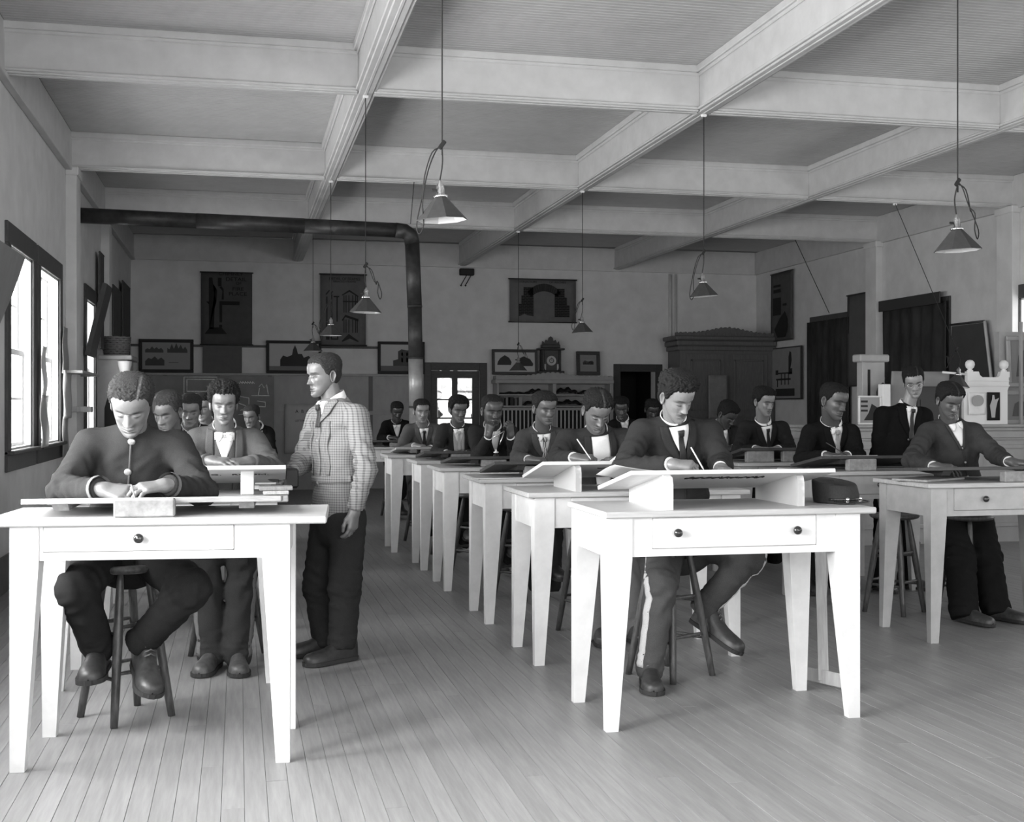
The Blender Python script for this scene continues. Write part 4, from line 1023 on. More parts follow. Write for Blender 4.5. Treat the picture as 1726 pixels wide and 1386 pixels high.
board('pale raised board on the second middle table, before the man with the neckerchief', 1.635, 6.50, 1.092, 1.0, .50, 11.5, m=M_LPINE, battens=(), th=.02, ink=[[(.35 + t_ * .3, .12 + .012 * math.sin(t_ * 25)) for t_ in np.linspace(0, 1, 24)]])
wedge('left side piece with bold grain under the board on the second middle table', 1.815, 6.47, .945, .48, .145, .055, .034, 0, m=M_GRAIN)
wedge('right side piece under the board on the second middle table', 2.42, 6.47, .945, .48, .145, .055, .034, 0)
b = MB(); b.b2((-.2, -.14, 0), (.2, .14, .012), .002); o = b.build('sketch_block', M_PAPER, None, loc=(2.26, 6.60, 1.098)); o.rotation_euler = (-math.radians(11.5), 0, -.1); tag(o, 'white sketch block on the pale board of the second middle table', 'paper')
board('dark board on the third middle table, before the man with the patterned tie', 1.635, 7.80, 1.034, .98, .50, 9, m=M_DBOARD, battens=(.2, .8))
block('block under the dark board on the third middle table', 1.95, 7.86, .946, .2, .06, .075)
block('block under the right end of the dark board on the third middle table', 2.4, 7.86, .946, .2, .06, .075)
b = MB(); b.b2((0, 0, 0), (.85, .03, .006), .001); o = b.build('straightedge', M_LPINE, None, loc=(1.47, 7.72, .946)); tag(o, 'pale straightedge lying along the front of the third middle table', 'ruler')
board('dark board on the fourth middle table, before the man holding up a compass', 1.60, 9.27, 1.008, .98, .50, 6.3, m=M_DBOARD, battens=(.2, .8))
block('block under the dark board on the fourth middle table', 1.95, 9.33, .946, .2, .06, .06)
board('dark board on the fifth middle table, before the man in the pale waistcoat', 1.57, 10.48, 1.008, .98, .50, 6.3, m=M_DBOARD, battens=(.2, .8))
block('block under the dark board on the fifth middle table', 1.92, 10.54, .946, .2, .06, .062)
board('grey board on the sixth middle table, before the man with the thin moustache', 1.50, 11.82, 1.000, .9, .48, 5.8, m=M_OLD, battens=(.2, .8))
block('block under the grey board on the sixth middle table', 1.85, 11.88, .946, .2, .06, .054)
for x_, y_, a_, lb in ((2.16, 7.36, .4, 'man with the neckerchief'), (2.05, 8.80, .7, 'man with the patterned tie'), (1.97, 10.19, .5, 'man holding up a compass'), (1.99, 11.45, .3, 'man in the pale waistcoat'), (1.92, 12.78, .8, 'man with the thin moustache')):
    stool('tall stool under the %s in the middle column' % lb, x_, y_, a_, .68)
table('small pale table far back beside the middle column', 1.42, 14.7, 0, w=1.1, d=.6, z=.93, ap=.15, knobs=(.5,), top=M_TOP)
board('dark board tilted on the small far table', 1.5, 14.76, .990, .9, .5, 6, m=M_DBOARD, battens=(.2, .8))
block('block under the dark board on the small far table', 1.9, 14.82, .931, .2, .06, .05)
stool('tall stool behind the small far table', 2.0, 15.75, .3, .68)
# inkwell on the fourth table's board
t = thing('ink_bottle', 'small white-topped ink bottle on the board before the man holding up a compass', 'bottle', (1.985, 9.40, 1.007))
b = MB(); b.lathe([(0, 0), (.022, 0), (.024, .004), (.022, .03), (.012, .036), (.011, .042)], n=16); b.build('bottle', M_BLACK, t)
b = MB(); b.lathe([(.012, .042), (.02, .044), (.02, .052), (.007, .056), (.006, .07), (0, .071)], n=16); b.build('stopper', M_PAPER, t)
# ------------------------------------------------------------------ right columns
kw = dict(w=1.11, d=.60, z=.955, ap=.17, ohl=.03, ohr=.05, knobs=(.25,), drawer=(.06, .94), top=M_TOP, wood=mat('grey_pine', .42, .5, 'noise', .14, 9, .15), leg=(.105, .052))
table('worn grey table at the right with a dark knob, nearest the right edge', 4.03, 6.53, .0, **kw)
board('dark board lying nearly flat on the worn grey right table', 3.99, 6.60, 1.028, 1.1, .50, 3, .0, m=M_DBOARD, battens=(.2, .8), th=.02)
block('wooden block under the front edge of the dark board on the worn grey right table', 4.655, 6.56, .956, .25, .06, .066)
b = MB(); b.b2((0, 0, 0), (.45, .24, .014), .002); o = b.build('board_scrap', M_OLD, None, loc=(4.06, 6.62, .957)); o.rotation_euler = (0, 0, .5); tag(o, 'short board end lying under the flat dark board at the right', 'board')
kw['knobs'] = (.38,)
table('grey table second in the right column, with one dark knob', 4.0, 7.90, 0, **kw)
board('dark board tilted on the second right table, before the man with the pale tie', 4.04, 7.95, 1.043, 1.0, .5, 9.3, m=M_DBOARD, battens=(.2, .8))
block('wooden block holding up the dark board on the second right table', 4.36, 7.72 + .25, .956, .22, .06, .085)
b = MB(); b.b2((0, 0, 0), (.36, .26, .004), .001); o = b.build('paper_sheet', M_PAPER, None, loc=(4.16, 8.0, 1.060)); o.rotation_euler = (-math.radians(11), 0, .05); tag(o, 'white sheet under the hand of the man with the pale tie', 'paper')
table('grey table third in the right column', 4.0, 9.28, 0, **kw)
board('dark board tilted on the third right table, before the man with the striped shirt', 4.03, 9.33, 1.055, 1.0, .5, 10.5, m=M_DBOARD, battens=(.1, .9))
block('left wooden block under the dark board on the third right table', 4.21, 9.38, .956, .24, .06, .095)
block('right wooden block under the dark board on the third right table', 4.52, 9.40, .956, .2, .06, .095)
table('grey table fourth in the right column', 4.0, 10.66, 0, **kw)
board('dark board on the fourth right table, before the man with bowed head', 4.05, 10.72, 1.0, 1.0, .5, 4.5, m=M_DBOARD)
block('block under the dark board on the fourth right table', 4.4, 10.78, .956, .2, .06, .042)
table('grey table fifth in the right column', 4.0, 13.2, 0, **kw)
table('grey table sixth in the right column', 4.0, 14.6, 0, **kw)
for x_, y_, a_, lb in ((4.41, 7.60, .55, 'tall stool standing between the first and second right tables'), (6.0, 9.2, .3, 'tall stool beyond the right tables near the standing man in glasses'), (4.55, 8.95, .4, 'tall stool under the man with the pale tie'), (4.5, 10.3, .6, 'tall stool under the man with the striped shirt'), (4.55, 11.7, .5, 'tall stool under the man with bowed head'), (4.5, 14.2, .5, 'tall stool behind the fifth right table'), (5.15, 15.6, .5, 'tall stool behind the sixth right table'), (4.85, 7.40, .3, 'tall stool half hidden behind the man in the cardigan')):
    stool(lb, x_, y_, a_, .68)
# ------------------------------------------------------------------ hanging lamps
M_SHADE = mat('lamp_shade_outside', .045, .6, 'noise', .2, 40); M_SHADEIN = mat('lamp_shade_inside', .62, .6); M_CORD = mat('lamp_cord', .02, .8)
def cord_mesh(b, pts, r=.0038):
    pts = np.array(pts, float); n = 4; Q = [pts[0]]
    for i in range(len(pts) - 1):
        for k in range(1, n + 1):
            t_ = k / n; p0 = pts[max(i - 1, 0)]; p1 = pts[i]; p2 = pts[i + 1]; p3 = pts[min(i + 2, len(pts) - 1)]
            Q.append(.5 * ((2 * p1) + (-p0 + p2) * t_ + (2 * p0 - 5 * p1 + 4 * p2 - p3) * t_ ** 2 + (-p0 + 3 * p1 - 3 * p2 + p3) * t_ ** 3))
    b.tube(Q, r, 6)
def lamp(label, x, y, zb, ztop, loop=-1, tilt=0.0, mount=True, toff=(0, 0), s=1.0, loopl=.34):
    """zb = rim of the shade, ztop = where the cord leaves the ceiling"""
    t = thing('hanging_lamp', label, 'lamp', (x, y, zb), 0, 'cord lamps with tin cone shades'); R_ = Matrix.Rotation(tilt, 3, 'Y')
    hs = .118 * s; rr = .127 * s
    b = MB(); b.lathe([(rr, 0), (rr + .002, .003), (.028, hs), (.026, hs + .004)], n=8 if s == 1 else 24, axis=R_, smooth=False); b.build('shade', M_SHADE, t)
    b = MB(); b.lathe([(rr - .002, .001), (.025, hs - .002), (0, hs - .002)], n=8 if s == 1 else 24, axis=R_, smooth=False); b.build('shade_lining', M_SHADEIN, t)
    b = MB(); b.lathe([(.034, hs - .002), (.037, hs + .004), (.030, hs + .010), (.021, hs + .014), (.021, hs + .048), (.017, hs + .062), (.008, hs + .070), (.007, hs + .082), (0, hs + .083)], n=18, axis=R_); so = b.build('lamp_socket', M_BRASS, t)
    b = MB(); b.box(tuple(R_ @ Vector((-.032, 0, hs + .035))), (.026, .008, .014), bev=.003); b.build('switch_key', M_BLACK, so)
    b = MB(); b.lathe([(0, -.028), (.022, -.02), (.028, 0), (.018, .03), (.012, .05)], (0, 0, hs - .055), 14); b.build('bulb', mat('bulb_glass', .6, .1, spec=.8), t)
    top = R_ @ Vector((0, 0, hs + .08)); kz = hs + .08 + .17
    b = MB(); cord_mesh(b, [tuple(top), (top[0] * .9 + .012 * loop * -1, 0, (top[2] + kz) / 2), (0, 0, kz), (toff[0] * .02, toff[1] * .02, kz + .05), (toff[0], toff[1], ztop - zb)]); c = b.build('cord', M_CORD, t)
    b = MB(); cord_mesh(b, [(0, 0, kz), (.05 * loop, .0, kz - .03), (.085 * loop, .01, kz - .14), (.095 * loop, .02, kz - loopl * .7), (.128 * loop, .0, kz - loopl - .05), (.115 * loop, -.01, kz - loopl - .10), (.095 * loop, -.015, kz - loopl - .05), (.10 * loop, -.01, kz - loopl * .8), (.07 * loop, .0, kz - .12), (.03 * loop, 0, kz - .02), (0, 0, kz + .01)], .0034); b.build('slack_cord', M_CORD, t)
    b = MB(); b.box((0, 0, kz + .01), (.022, .012, .05), Matrix.Rotation(.6, 3, 'Y'), .004); b.build('cord_adjuster', M_BLACK, t)
    if mount: b = MB(); b.box((toff[0], toff[1], ztop - zb - .012), (.045, .03, .024), bev=.005); b.build('porcelain_cleat', M_PAPER, t)
    return t
zt = ZB - .006
LAMPS = [(.99, 5.99, 372, 'nearest hanging lamp, left of the centre, with a long slack loop', -1, -.06, .34), (3.86, 5.99, 423, 'nearest hanging lamp at the right, its slack cord at its right side', 1, -.04, .20),
  (.99, 9.73, 527, 'hanging lamp over the standing man, in front of the tall chart', 1, .03, .16), (3.86, 9.73, 500, 'hanging lamp with a drooping loop, before the carved wardrobe', -1, -.08, .30),
  (.99, 13.47, 566, 'hanging lamp lower than and left of the one over the standing man', -1, .0, .2), (3.86, 13.47, 561, 'hanging lamp with a loop below the right end of the arch chart', -1, -.05, .24),
  (.99, 16.76, 592, 'farthest left hanging lamp, hanging just over the standing man\'s hair', 1, 0, .12), (3.86, 16.76, 625, 'dark hanging lamp in front of the bookcase clock', 1, 0, .12)]
for x_, y_, py_, lb, lp, ti, ll in LAMPS:
    zc = x_ * sn + y_ * cs; lamp(lb, x_, y_, CAM_H - (py_ - HOR) * zc / FPX, zt, lp, ti, loopl=ll)
_p = at(1612, 652, 11.0); lamp('hanging lamp drawn aside on a slanting cord beside the white gable model', _p[0], 11.0, _p[2], zt, -1, .15, toff=(.75, 2.47), loopl=.08)
b = MB(); b.tube([(XR - 1.35, 16.75, ZB), (XR - .05, 18.2, 2.95)], .006, 6); tag(b.build('cord', M_CORD), 'dark cord slanting from a far beam down to the curtained right window', 'cord')
b = MB(); b.tube([(1.9, 13.4, ZB), (2.0, 14.41, 3.6)], .004, 6); b.tube([(.99, 16.7, ZB + .05), (1.5, 14.41, 3.58)], .004, 6); tag(b.build('hanger_wire', M_CORD), 'thin wires from the beams holding up the stove pipe', 'wire')
# ------------------------------------------------------------------ stove pipe
t = thing('stove_pipe', 'dark sheet-iron stove pipe crossing under the beams and turning down with an elbow', 'pipe', (0, 14.405, 0))
r_ = .088
for k, (xa, xb) in enumerate(((XL + .004, -.45), (-.47, .75), (.73, 1.84))):
    z = lambda xx: 3.57 - .015 * (xx + 1.75)
    b = MB(); b.tube([(xa, 0, z(xa)), (xb, 0, z(xb))], r_ + .002 * (k % 2), 20); b.build('pipe_section', M_IRON, t)
b = MB(); b.tube([(1.82, 0, z(1.82)), (1.93, 0, z(1.9) - .01), (2.00, 0, 3.46), (2.02, 0, 3.36)], r_ + .004, 20); b.build('elbow', M_IRON, t)
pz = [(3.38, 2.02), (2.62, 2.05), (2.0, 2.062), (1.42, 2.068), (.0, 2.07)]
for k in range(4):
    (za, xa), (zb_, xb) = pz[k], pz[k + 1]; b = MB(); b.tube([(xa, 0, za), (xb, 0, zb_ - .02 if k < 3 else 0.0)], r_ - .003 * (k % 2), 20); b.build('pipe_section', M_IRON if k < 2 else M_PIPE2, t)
    b = MB(); b.tube([(xb, 0, zb_ + .006), (xb, 0, zb_ - .014)], r_ + .003, 20) if k < 3 else b.tube([(xb, 0, .0), (xb, 0, .02)], r_ + .01, 20); b.build('pipe_seam', M_IRON, t)
# ------------------------------------------------------------------ charts and pictures
def sheet(label, p0, w, h, m, cat='chart', name='wall_chart', rod=True, normal=(0, -1, 0), group='paper wall charts', wob=.010):
    """p0 = lower left corner on the wall, faces the room along normal"""
    t = thing(name, label, cat, tuple(p0), 0, group); nn = np.array(normal, float); u = np.array([-nn[1], nn[0], 0.0])
    G = [[u * (w * a) + np.array([0, 0, h * v]) + nn * (.012 + wob * (.5 + .5 * math.sin(a * 5 + v * 3)) * (1 - v)) for a in np.linspace(0, 1, 10)] for v in np.linspace(0, 1, 10)]
    b = MB(); b.grid(np.array(G), .0015); b.build('sheet', m, t)
    if rod:
        for v in (0, 1):
            b = MB(); b.tube([u * -.02 + nn * .014 + np.array([0, 0, h * v]), u * (w + .02) + nn * .014 + np.array([0, 0, h * v])], .012, 8); b.build('rod', M_DARKW, t)
    return t
def ink(t, polys, m=M_BLACK, off=-.026, name='drawing', th=.002):
    b = MB()
    for P in polys: b.prism([(x_, off, z_) for x_, z_ in P], (0, -th, 0))
    return tag(b.build(name, m, t, fix=True), kind='stuff')
R4 = lambda x0, z0, x1, z1: [(x0, z0), (x1, z0), (x1, z1), (x0, z1)]
M_CHART = mat('chart_cloth_dark', .075, .85, 'noise', .15, 6); M_CHART2 = mat('chart_cloth_grey', .13, .85, 'noise', .15, 6); M_INK = mat('chart_ink', .010, .8); M_INK2 = mat('chart_ink_soft', .025, .8)
YW = YB - .052
RX = (PI / 2, 0, 0)
c1 = sheet('dark wall chart of a fireplace section, leftmost on the back wall', (-.613, YW, 2.47), .84, 1.22, M_CHART, rod=True)
k = 9.75e-4 * 1000 / 1000
def cx(px_, py_, x0=90, y0=1350, sx=.84 / 880, sz=1.22 / 1265): return ((px_ - x0) * sx, (y0 - py_) * sz)
L_ = lambda pts: [cx(*p) for p in pts]
ink(c1, [L_([(225, 1080), (310, 1080), (330, 400), (365, 400), (365, 460), (350, 600), (300, 380), (285, 180), (225, 180)][::-1]), L_([(150, 1165), (535, 1165), (440, 1050), (240, 1050)]), L_([(405, 960), (450, 960), (450, 655), (750, 655), (750, 590), (405, 590)]), L_([(380, 330), (440, 330), (440, 180), (380, 180)]), L_([(440, 560), (480, 560), (475, 380), (440, 330), (400, 345), (455, 410)]), L_([(175, 600), (235, 660), (235, 600)]), L_([(400, 1050), (450, 1050), (450, 1005), (400, 1005)])], M_INK)
for body, px_, py_, sz in (('CHIMNEY', 600, 112, .075), ('DETAIL', 690, 205, .085), ('OF', 735, 275, .06), ('FIRE', 725, 375, .085), ('PLACE', 720, 460, .085)):
    q = cx(px_, py_); text(body, sz, (q[0], -.027, q[1]), RX, M_INK, c1, sx=1.25)
c2 = sheet('grey wall chart of timber framing behind the hanging lamps', (1.372, YW, 2.48), .78, 1.225, M_CHART2)
def cx2(px_, py_): return ((px_ - 95) * .78 / 780, (1310 - py_) * 1.225 / 1230)
L2_ = lambda pts: [cx2(*p) for p in pts]
ps = [L2_([(195, 1000), (215, 1000), (215, 470), (195, 470)]), L2_([(280, 1000), (298, 1000), (298, 430), (280, 430)]), L2_([(370, 900), (388, 900), (388, 470), (370, 470)]), L2_([(180, 430), (245, 350), (255, 370), (200, 440)]), L2_([(260, 430), (300, 370), (310, 380), (275, 435)]), L2_([(320, 480), (415, 480), (415, 455), (320, 455)]), L2_([(190, 1215), (250, 1215), (250, 1150), (190, 1150)]), L2_([(270, 1215), (400, 1215), (400, 1150), (380, 1150), (380, 1190), (290, 1190), (290, 1150), (270, 1150)])]
for x0 in (490, 525, 575, 640, 690, 720): ps += [L2_([(x0, 740), (x0 + 14, 740), (x0 + 14, 440), (x0, 440)]), L2_([(x0, 1090), (x0 + 14, 1090), (x0 + 14, 860), (x0, 860)])]
ps += [L2_([(460, 435), (590, 345), (745, 450), (740, 470), (590, 380), (465, 450)]), L2_([(460, 870), (520, 780), (745, 850), (745, 890), (520, 820), (470, 890)]), L2_([(455, 1235), (580, 1110), (750, 1235), (740, 1250), (600, 1190), (470, 1250)]), L2_([(480, 560), (730, 560), (730, 540), (480, 540)])]
ink(c2, ps, M_INK2)
text('DETAIL OF FRAMES', .062, (*[cx2(510, 160)[0]], -.027, cx2(510, 160)[1]), RX, M_INK2, c2, sx=1.0); text('BRACED FRAME', .05, (cx2(510, 207)[0], -.027, cx2(510, 207)[1]), RX, M_INK2, c2, sx=1.1)
c3 = sheet('wall chart of a stepped brick arch high on the back wall', (4.70, YW, 2.935), 1.225, .765, M_CHART2, wob=.02)
def cx3(px_, py_): return ((px_ - 145) * 1.225 / 1400, (1025 - py_) * .765 / 895)
L3 = lambda pts: [cx3(*p) for p in pts]
bricks = []
rb = random.Random(5)
def courses(x0, x1, y0, y1):
    n_ = max(1, round((y1 - y0) / 34)); hh_ = (y1 - y0) / n_
    for i in range(n_):
        xx_ = x0; first = (i % 2) * 40
        while xx_ < x1 - 2:
            e = min(xx_ + (80 if not first else first), x1); first = 0
            bricks.append(L3([(xx_ + 1.5, y0 + (i + 1) * hh_ - 2), (e - 1.5, y0 + (i + 1) * hh_ - 2), (e - 1.5, y0 + i * hh_ + 2), (xx_ + 1.5, y0 + i * hh_ + 2)])); xx_ = e
for x0, x1, y0, y1 in ((435, 640, 300, 475), (390, 645, 475, 650), (335, 645, 650, 905), (1140, 1300, 320, 420), (1090, 1300, 420, 500), (1090, 1350, 500, 665), (1090, 1405, 665, 915)): courses(x0, x1, y0, y1)
ink(c3, bricks, M_INK, name='brick_drawing')
vs_ = []
for i in range(15):
    a0, a1 = math.radians(38 + i * 6.93), math.radians(38 + (i + 1) * 6.93 - .5)
    vs_.append(L3([(870 - 345 * math.cos(a0), 700 - 320 * math.sin(a0)), (870 - 345 * math.cos(a1), 700 - 320 * math.sin(a1)), (870 - 480 * math.cos(a1) * .93, 700 - 480 * math.sin(a1)), (870 - 480 * math.cos(a0) * .93, 700 - 480 * math.sin(a0))][::-1]))
ink(c3, vs_, M_INK2, name='arch_drawing')
text('STRUCTURE', .052, (cx3(530, 190)[0], -.038, cx3(530, 190)[1]), RX, M_INK2, c3, sx=1.15); text('OF ARCHES', .052, (cx3(1150, 190)[0], -.038, cx3(1150, 190)[1]), RX, M_INK2, c3, sx=1.15)
def picture(label, x, z, w, h, fr=.05, y=None, mf=M_BLACK, mm=None, scenes=(), lean=0.0, name='framed_picture'):
    t = thing(name, label, 'picture', (x, (YB - .075) if y is None else y, z), 0, 'framed pictures'); t.rotation_euler = (lean, 0, 0)
    b = MB(); b.b2((0, 0, 0), (w, .03, fr), .006); b.b2((0, 0, h - fr), (w, .03, h), .006); b.b2((0, 0, fr), (fr, .03, h - fr), .006); b.b2((w - fr, 0, fr), (w, .03, h - fr), .006); b.build('frame', mf, t)
    b = MB(); b.b2((fr * .8, .016, fr * .8), (w - fr * .8, .026, h - fr * .8)); b.build('mount', mm or mat('picture_mount', .20, .6), t)
    for P, v in scenes:
        b = MB(); b.prism([(fr + (w - 2 * fr) * a, .0155, fr + (h - 2 * fr) * c) for a, c in P], (0, -.001, 0)); b.build('print', mat('print_%02d' % round(v * 100), v, .7), t, fix=True)
    return t
def skyline(x0, x1, z0, zs): return [(x0, z0), (x1, z0)] + [(x1 - (x1 - x0) * i / (len(zs) - 1), z) for i, z in enumerate(reversed(zs))]
g1 = [(skyline(.06, .44, .62, [.72, .78, .74, .85, .76, .82, .75, .8, .7]), .06), (skyline(.52, .94, .62, [.8, .74, .95, .76, .98, .78, .92, .76, .85, .72]), .06), (skyline(.06, .46, .14, [.3, .42, .38, .48, .36, .44, .34]), .05), (R4(.55, .24, .75, .26), .08)]
picture('black-framed sheet of small views, leftmost of the back wall ledge', -1.62, 1.992, .885, .56, .055, scenes=g1, mm=mat('mount_grey', .24, .6))
b = MB(); b.b2((0, 0, 0), (.64, .02, .46), .004); o = b.build('plain_board', mat('plain_board', .10, .7, 'noise', .15, 8), None, loc=(-.584, YB - .075, 1.992)); tag(o, 'plain dark panel standing on the ledge between two framed pictures', 'panel')
church = [(R4(0, 0, 1, .16), .16), ([(.22, .16), (.86, .16), (.86, .42), (.8, .55), (.7, .48), (.66, .62), (.58, .62), (.56, .78), (.52, .95), (.48, .78), (.46, .58), (.36, .5), (.28, .56), (.22, .4)], .03)]
picture('black-framed picture of a towered building on the back ledge', .461, 1.992, .93, .56, .05, scenes=church, mm=mat('mount_light', .42, .6))
house = [(R4(0, 0, 1, .2), .12), ([(.3, .2), (.86, .2), (.86, .74), (.74, .86), (.66, .78), (.5, .82), (.42, .74), (.42, .45), (.3, .4)], .06), (R4(.5, .34, .54, .5), .3), (R4(.62, .34, .66, .5), .3), (R4(.74, .34, .78, .5), .3), (R4(.5, .58, .54, .7), .3), (R4(.62, .58, .66, .7), .3)]
picture('black-framed picture of a house, half hidden by the stove pipe', 2.36, 1.992, .82, .565, .05, scenes=house, mm=mat('mount_light', .42, .6))
picture('wide framed pair of tree pictures on top of the bookcase', 4.36, 1.99, .83, .45, .05, y=YB - .20, lean=-.08, mf=M_DARKW, scenes=[([(.06, .35), (.40, .35), (.42, .5), (.36, .72), (.25, .85), (.14, .7), (.08, .52)], .03), ([(.56, .3), (.94, .3), (.96, .42), (.88, .66), (.72, .8), (.6, .68), (.55, .5)], .03)], mm=mat('mount_light', .42, .6))
picture('small framed picture of a building at the right of the mantel clock', 5.905, 1.99, .44, .43, .065, y=YB - .20, lean=-.08, mf=M_DARKW, scenes=[(R4(.1, .35, .9, .75), .22), ([(.18, .42), (.82, .42), (.82, .6), (.72, .66), (.5, .6), (.3, .68), (.18, .58)], .03)])
# blackboard with chalk drawings
t = thing('blackboard', 'blackboard with chalk drawings and a chalk rectangle behind the left-hand students', 'blackboard', (-1.68, YB - .12, .66), 0)
b = MB(); b.b2((0, 0, 0), (2.27, .03, 1.28), .003); b.build('board', mat('slate', .21, .75, 'noise', .30, 2.2, .05), t)
M_CHALK = mat('chalk', .85, .95, 'noise', .3, 60); b = MB()
def chalk(pts, r=.009): b.tube([(x_, -.001, z_) for x_, z_ in pts], r, 5)
def bbp(px_, py_): return ((px_ + 1.68 - 1.68 - 230) / (463 - 230) * 2.27, 1.28 - (py_ - 632) / 128 * 1.28)
for pts in ([(311, 634), (366, 634), (366, 660)], [(311, 634), (311, 662), (360, 662)], [(316, 638), (362, 638), (362, 658), (316, 658), (316, 638)], [(252, 650), (262, 651), (262, 656), (252, 656), (252, 650)], [(403, 666), (420, 669), (420, 684), (403, 678)], [(405, 690), (420, 686)], [(402, 697), (416, 696)], [(424, 665), (455, 665)], [(430, 683), (448, 684), (448, 676), (434, 674)], [(437, 650), (442, 645), (446, 652), (450, 646), (453, 663)], [(436, 664), (438, 652)]): chalk([bbp(*p) for p in pts])
chalk([(bbp(403 + i * 1.4, 0)[0], bbp(0, 643 + 2.2 * math.sin(i * 2.1))[1]) for i in range(20)], .008)
tag(b.build('chalk_drawing', M_CHALK, t), kind='stuff')
b = MB(); b.b2((0, -.03, -.03), (2.27, .02, 0), .004); b.build('chalk_rail', M_WAIN, t)
c = sheet('pale poster with faint lettering low on the back wall behind the standing man', (.77, YB - .05, .62), .62, .85, mat('poster_grey', .42, .8, 'noise', .08, 5), cat='poster', name='poster', rod=False, wob=.004, group='posters')
text('A  B  C', .08, (.3, -.016, .72), RX, M_INK2, c); text('LETTERING', .05, (.3, -.016, .56), RX, M_INK2, c)
# ------------------------------------------------------------------ bookcase with clock
t = thing('bookcase', 'painted bookcase with scalloped cornice and slatted lower doors on the back wall', 'bookcase', (4.40, YB - .40, 0)); bw = 2.10; M_BC = mat('bookcase_paint', .30, .6, 'noise', .1, 8)
b = MB()
for xx_ in (0, bw - .04): b.b2((xx_, 0, 0), (xx_ + .04, .34, 1.97), .003)
b.b2((bw / 2 - .04, 0, 0), (bw / 2 + .02, .34, 1.85)); b.b2((0, .32, 0), (bw, .34, 1.97)); b.build('carcass', M_BC, t)
for z_ in (.05, 1.42, 1.62):
    b = MB(); b.b2((.04, .0, z_), (bw - .04, .32, z_ + .022)); b.build('shelf', M_BC, t)
b = MB(); b.b2((-.03, -.03, 1.83), (bw + .03, .34, 1.90), .01)
pts = [(-.02, 1.90), (bw + .02, 1.90)]; n_ = 24
top = []
for i in range(n_ * 6 + 1):
    x_ = -.02 + (bw + .04) * i / (n_ * 6); top.append((x_, 1.955 + .06 * math.exp(-((x_ - bw / 2 + .05) / .34) ** 2) + .020 * abs(math.sin(PI * i / 6))))
b.prism([(p[0], -.02, p[1]) for p in pts + top[::-1]], (0, .02, 0)); b.build('cornice', M_BC, t, fix=True)
b = MB(); b.b2((bw / 2 - .13, -.024, 1.855), (bw / 2 + .15, -.018, 1.885)); q = b.build('label_plate', mat('label_card', .45, .8), t); text('DRAWING LIBRARY', .026, (bw / 2 + .01, -.026, 1.870), RX, M_INK, q)
for sd in (0, 1):
    x0 = .04 + sd * (bw / 2 - .02); x1 = x0 + bw / 2 - .08
    b = MB(); b.b2((x0, -.012, 1.36), (x1, .008, 1.40)); b.b2((x0, -.012, .5), (x1, .008, .54)); dr = b.build('door', M_BC, t)
    for i in range(14):
        xx_ = x0 + .015 + i * (x1 - x0 - .03) / 13; b = MB(); b.b2((xx_ - .012, -.010, .54), (xx_ + .012, .004, 1.36)); b.build('slat', mat('slat_paint', .42, .6), dr)
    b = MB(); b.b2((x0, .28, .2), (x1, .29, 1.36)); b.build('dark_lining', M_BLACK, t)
rb = random.Random(11)
def pile(lab, x, z, w, h, seed, m):
    q = random.Random(seed); b = MB(); n = 16
    def hh(u): return h * (.35 + .65 * math.sin(PI * min(max(u, 0), 1)) ** .8) * (.8 + .2 * math.sin(u * 19 + seed))
    G = [[(x + w * a, YB - .40 + .05 + .22 * v, z + hh(a) * math.sin(PI * (.12 + .76 * v)) ) for a in np.linspace(0, 1, n)] for v in np.linspace(0, 1, 6)]
    b.grid(np.array(G), -.004); b.b2((x + .01, YB - .40 + .06, z), (x + w - .01, YB - .40 + .26, z + .012)); return tag(b.build('paper_bundle', m), lab, 'bundle', 'bundles on the bookcase shelves')
MD = mat('dark_bundle', .012, .8, 'noise', .6, 20, .3)
pile('thin dark bundle lying on the upper left shelf of the bookcase', 4.46, 1.643, .55, .05, 1, MD); pile('thick dark bundle on the upper left shelf of the bookcase', 4.95, 1.643, .38, .11, 2, MD)
pile('dark heap on the upper right shelf of the bookcase', 5.48, 1.643, .42, .14, 3, MD); pile('long dark roll at the right of the upper right shelf of the bookcase', 5.92, 1.643, .5, .10, 4, MD)
pile('dark heap on the lower left shelf of the bookcase', 4.92, 1.443, .42, .12, 5, MD); pile('dark heap on the lower right shelf of the bookcase', 5.5, 1.443, .5, .12, 6, MD)
for i, (w_, v_, h_) in enumerate(((.05, .05, .15), (.04, .2, .14), (.06, .03, .15), (.05, .12, .13), (.06, .25, .15))):
    b = MB(); b.b2((0, 0, 0), (w_, .18, h_), .004); o = b.build('book', mat('shelf_book_%d' % i, v_, .7), None, loc=(4.50 + i * .078, YB - .33, 1.443)); tag(o, ['dark book at the left end', 'grey book second from the left', 'black book in the middle', 'dull book fourth from the left', 'pale book at the right end'][i] + ' of the row on the lower left bookcase shelf', 'book', 'books on the lower left bookcase shelf')
t = thing('mantel_clock', 'dark carved mantel clock with pale dial on top of the bookcase', 'clock', (5.42, YB - .20, 1.99))
b = MB(); b.b2((-.24, -.07, 0), (.24, .09, .07), .01); b.b2((-.18, -.055, .07), (.18, .08, .44), .006); b.b2((-.245, -.075, .44), (.245, .09, .475), .008); b.b2((-.17, -.05, .475), (.17, .08, .54), .01); b.build('case', M_DARKW, t)
b = MB(); P = [(-.16, .54), (.16, .54), (.15, .60), (.115, .565), (.09, .625), (.05, .60), (.035, .66), (0, .685), (-.035, .66), (-.05, .60), (-.09, .625), (-.115, .565), (-.15, .60)]
b.prism([(x_, -.02, z_) for x_, z_ in P], (0, .04, 0)); b.build('crest', M_DARKW, t, fix=True)
for sx in (-.15, .15): b = MB(); b.lathe([(.018, .07), (.026, .09), (.016, .12), (.02, .25), (.014, .40), (.022, .43)], (sx, -.075, 0), 10); b.build('column', M_DARKW, t)
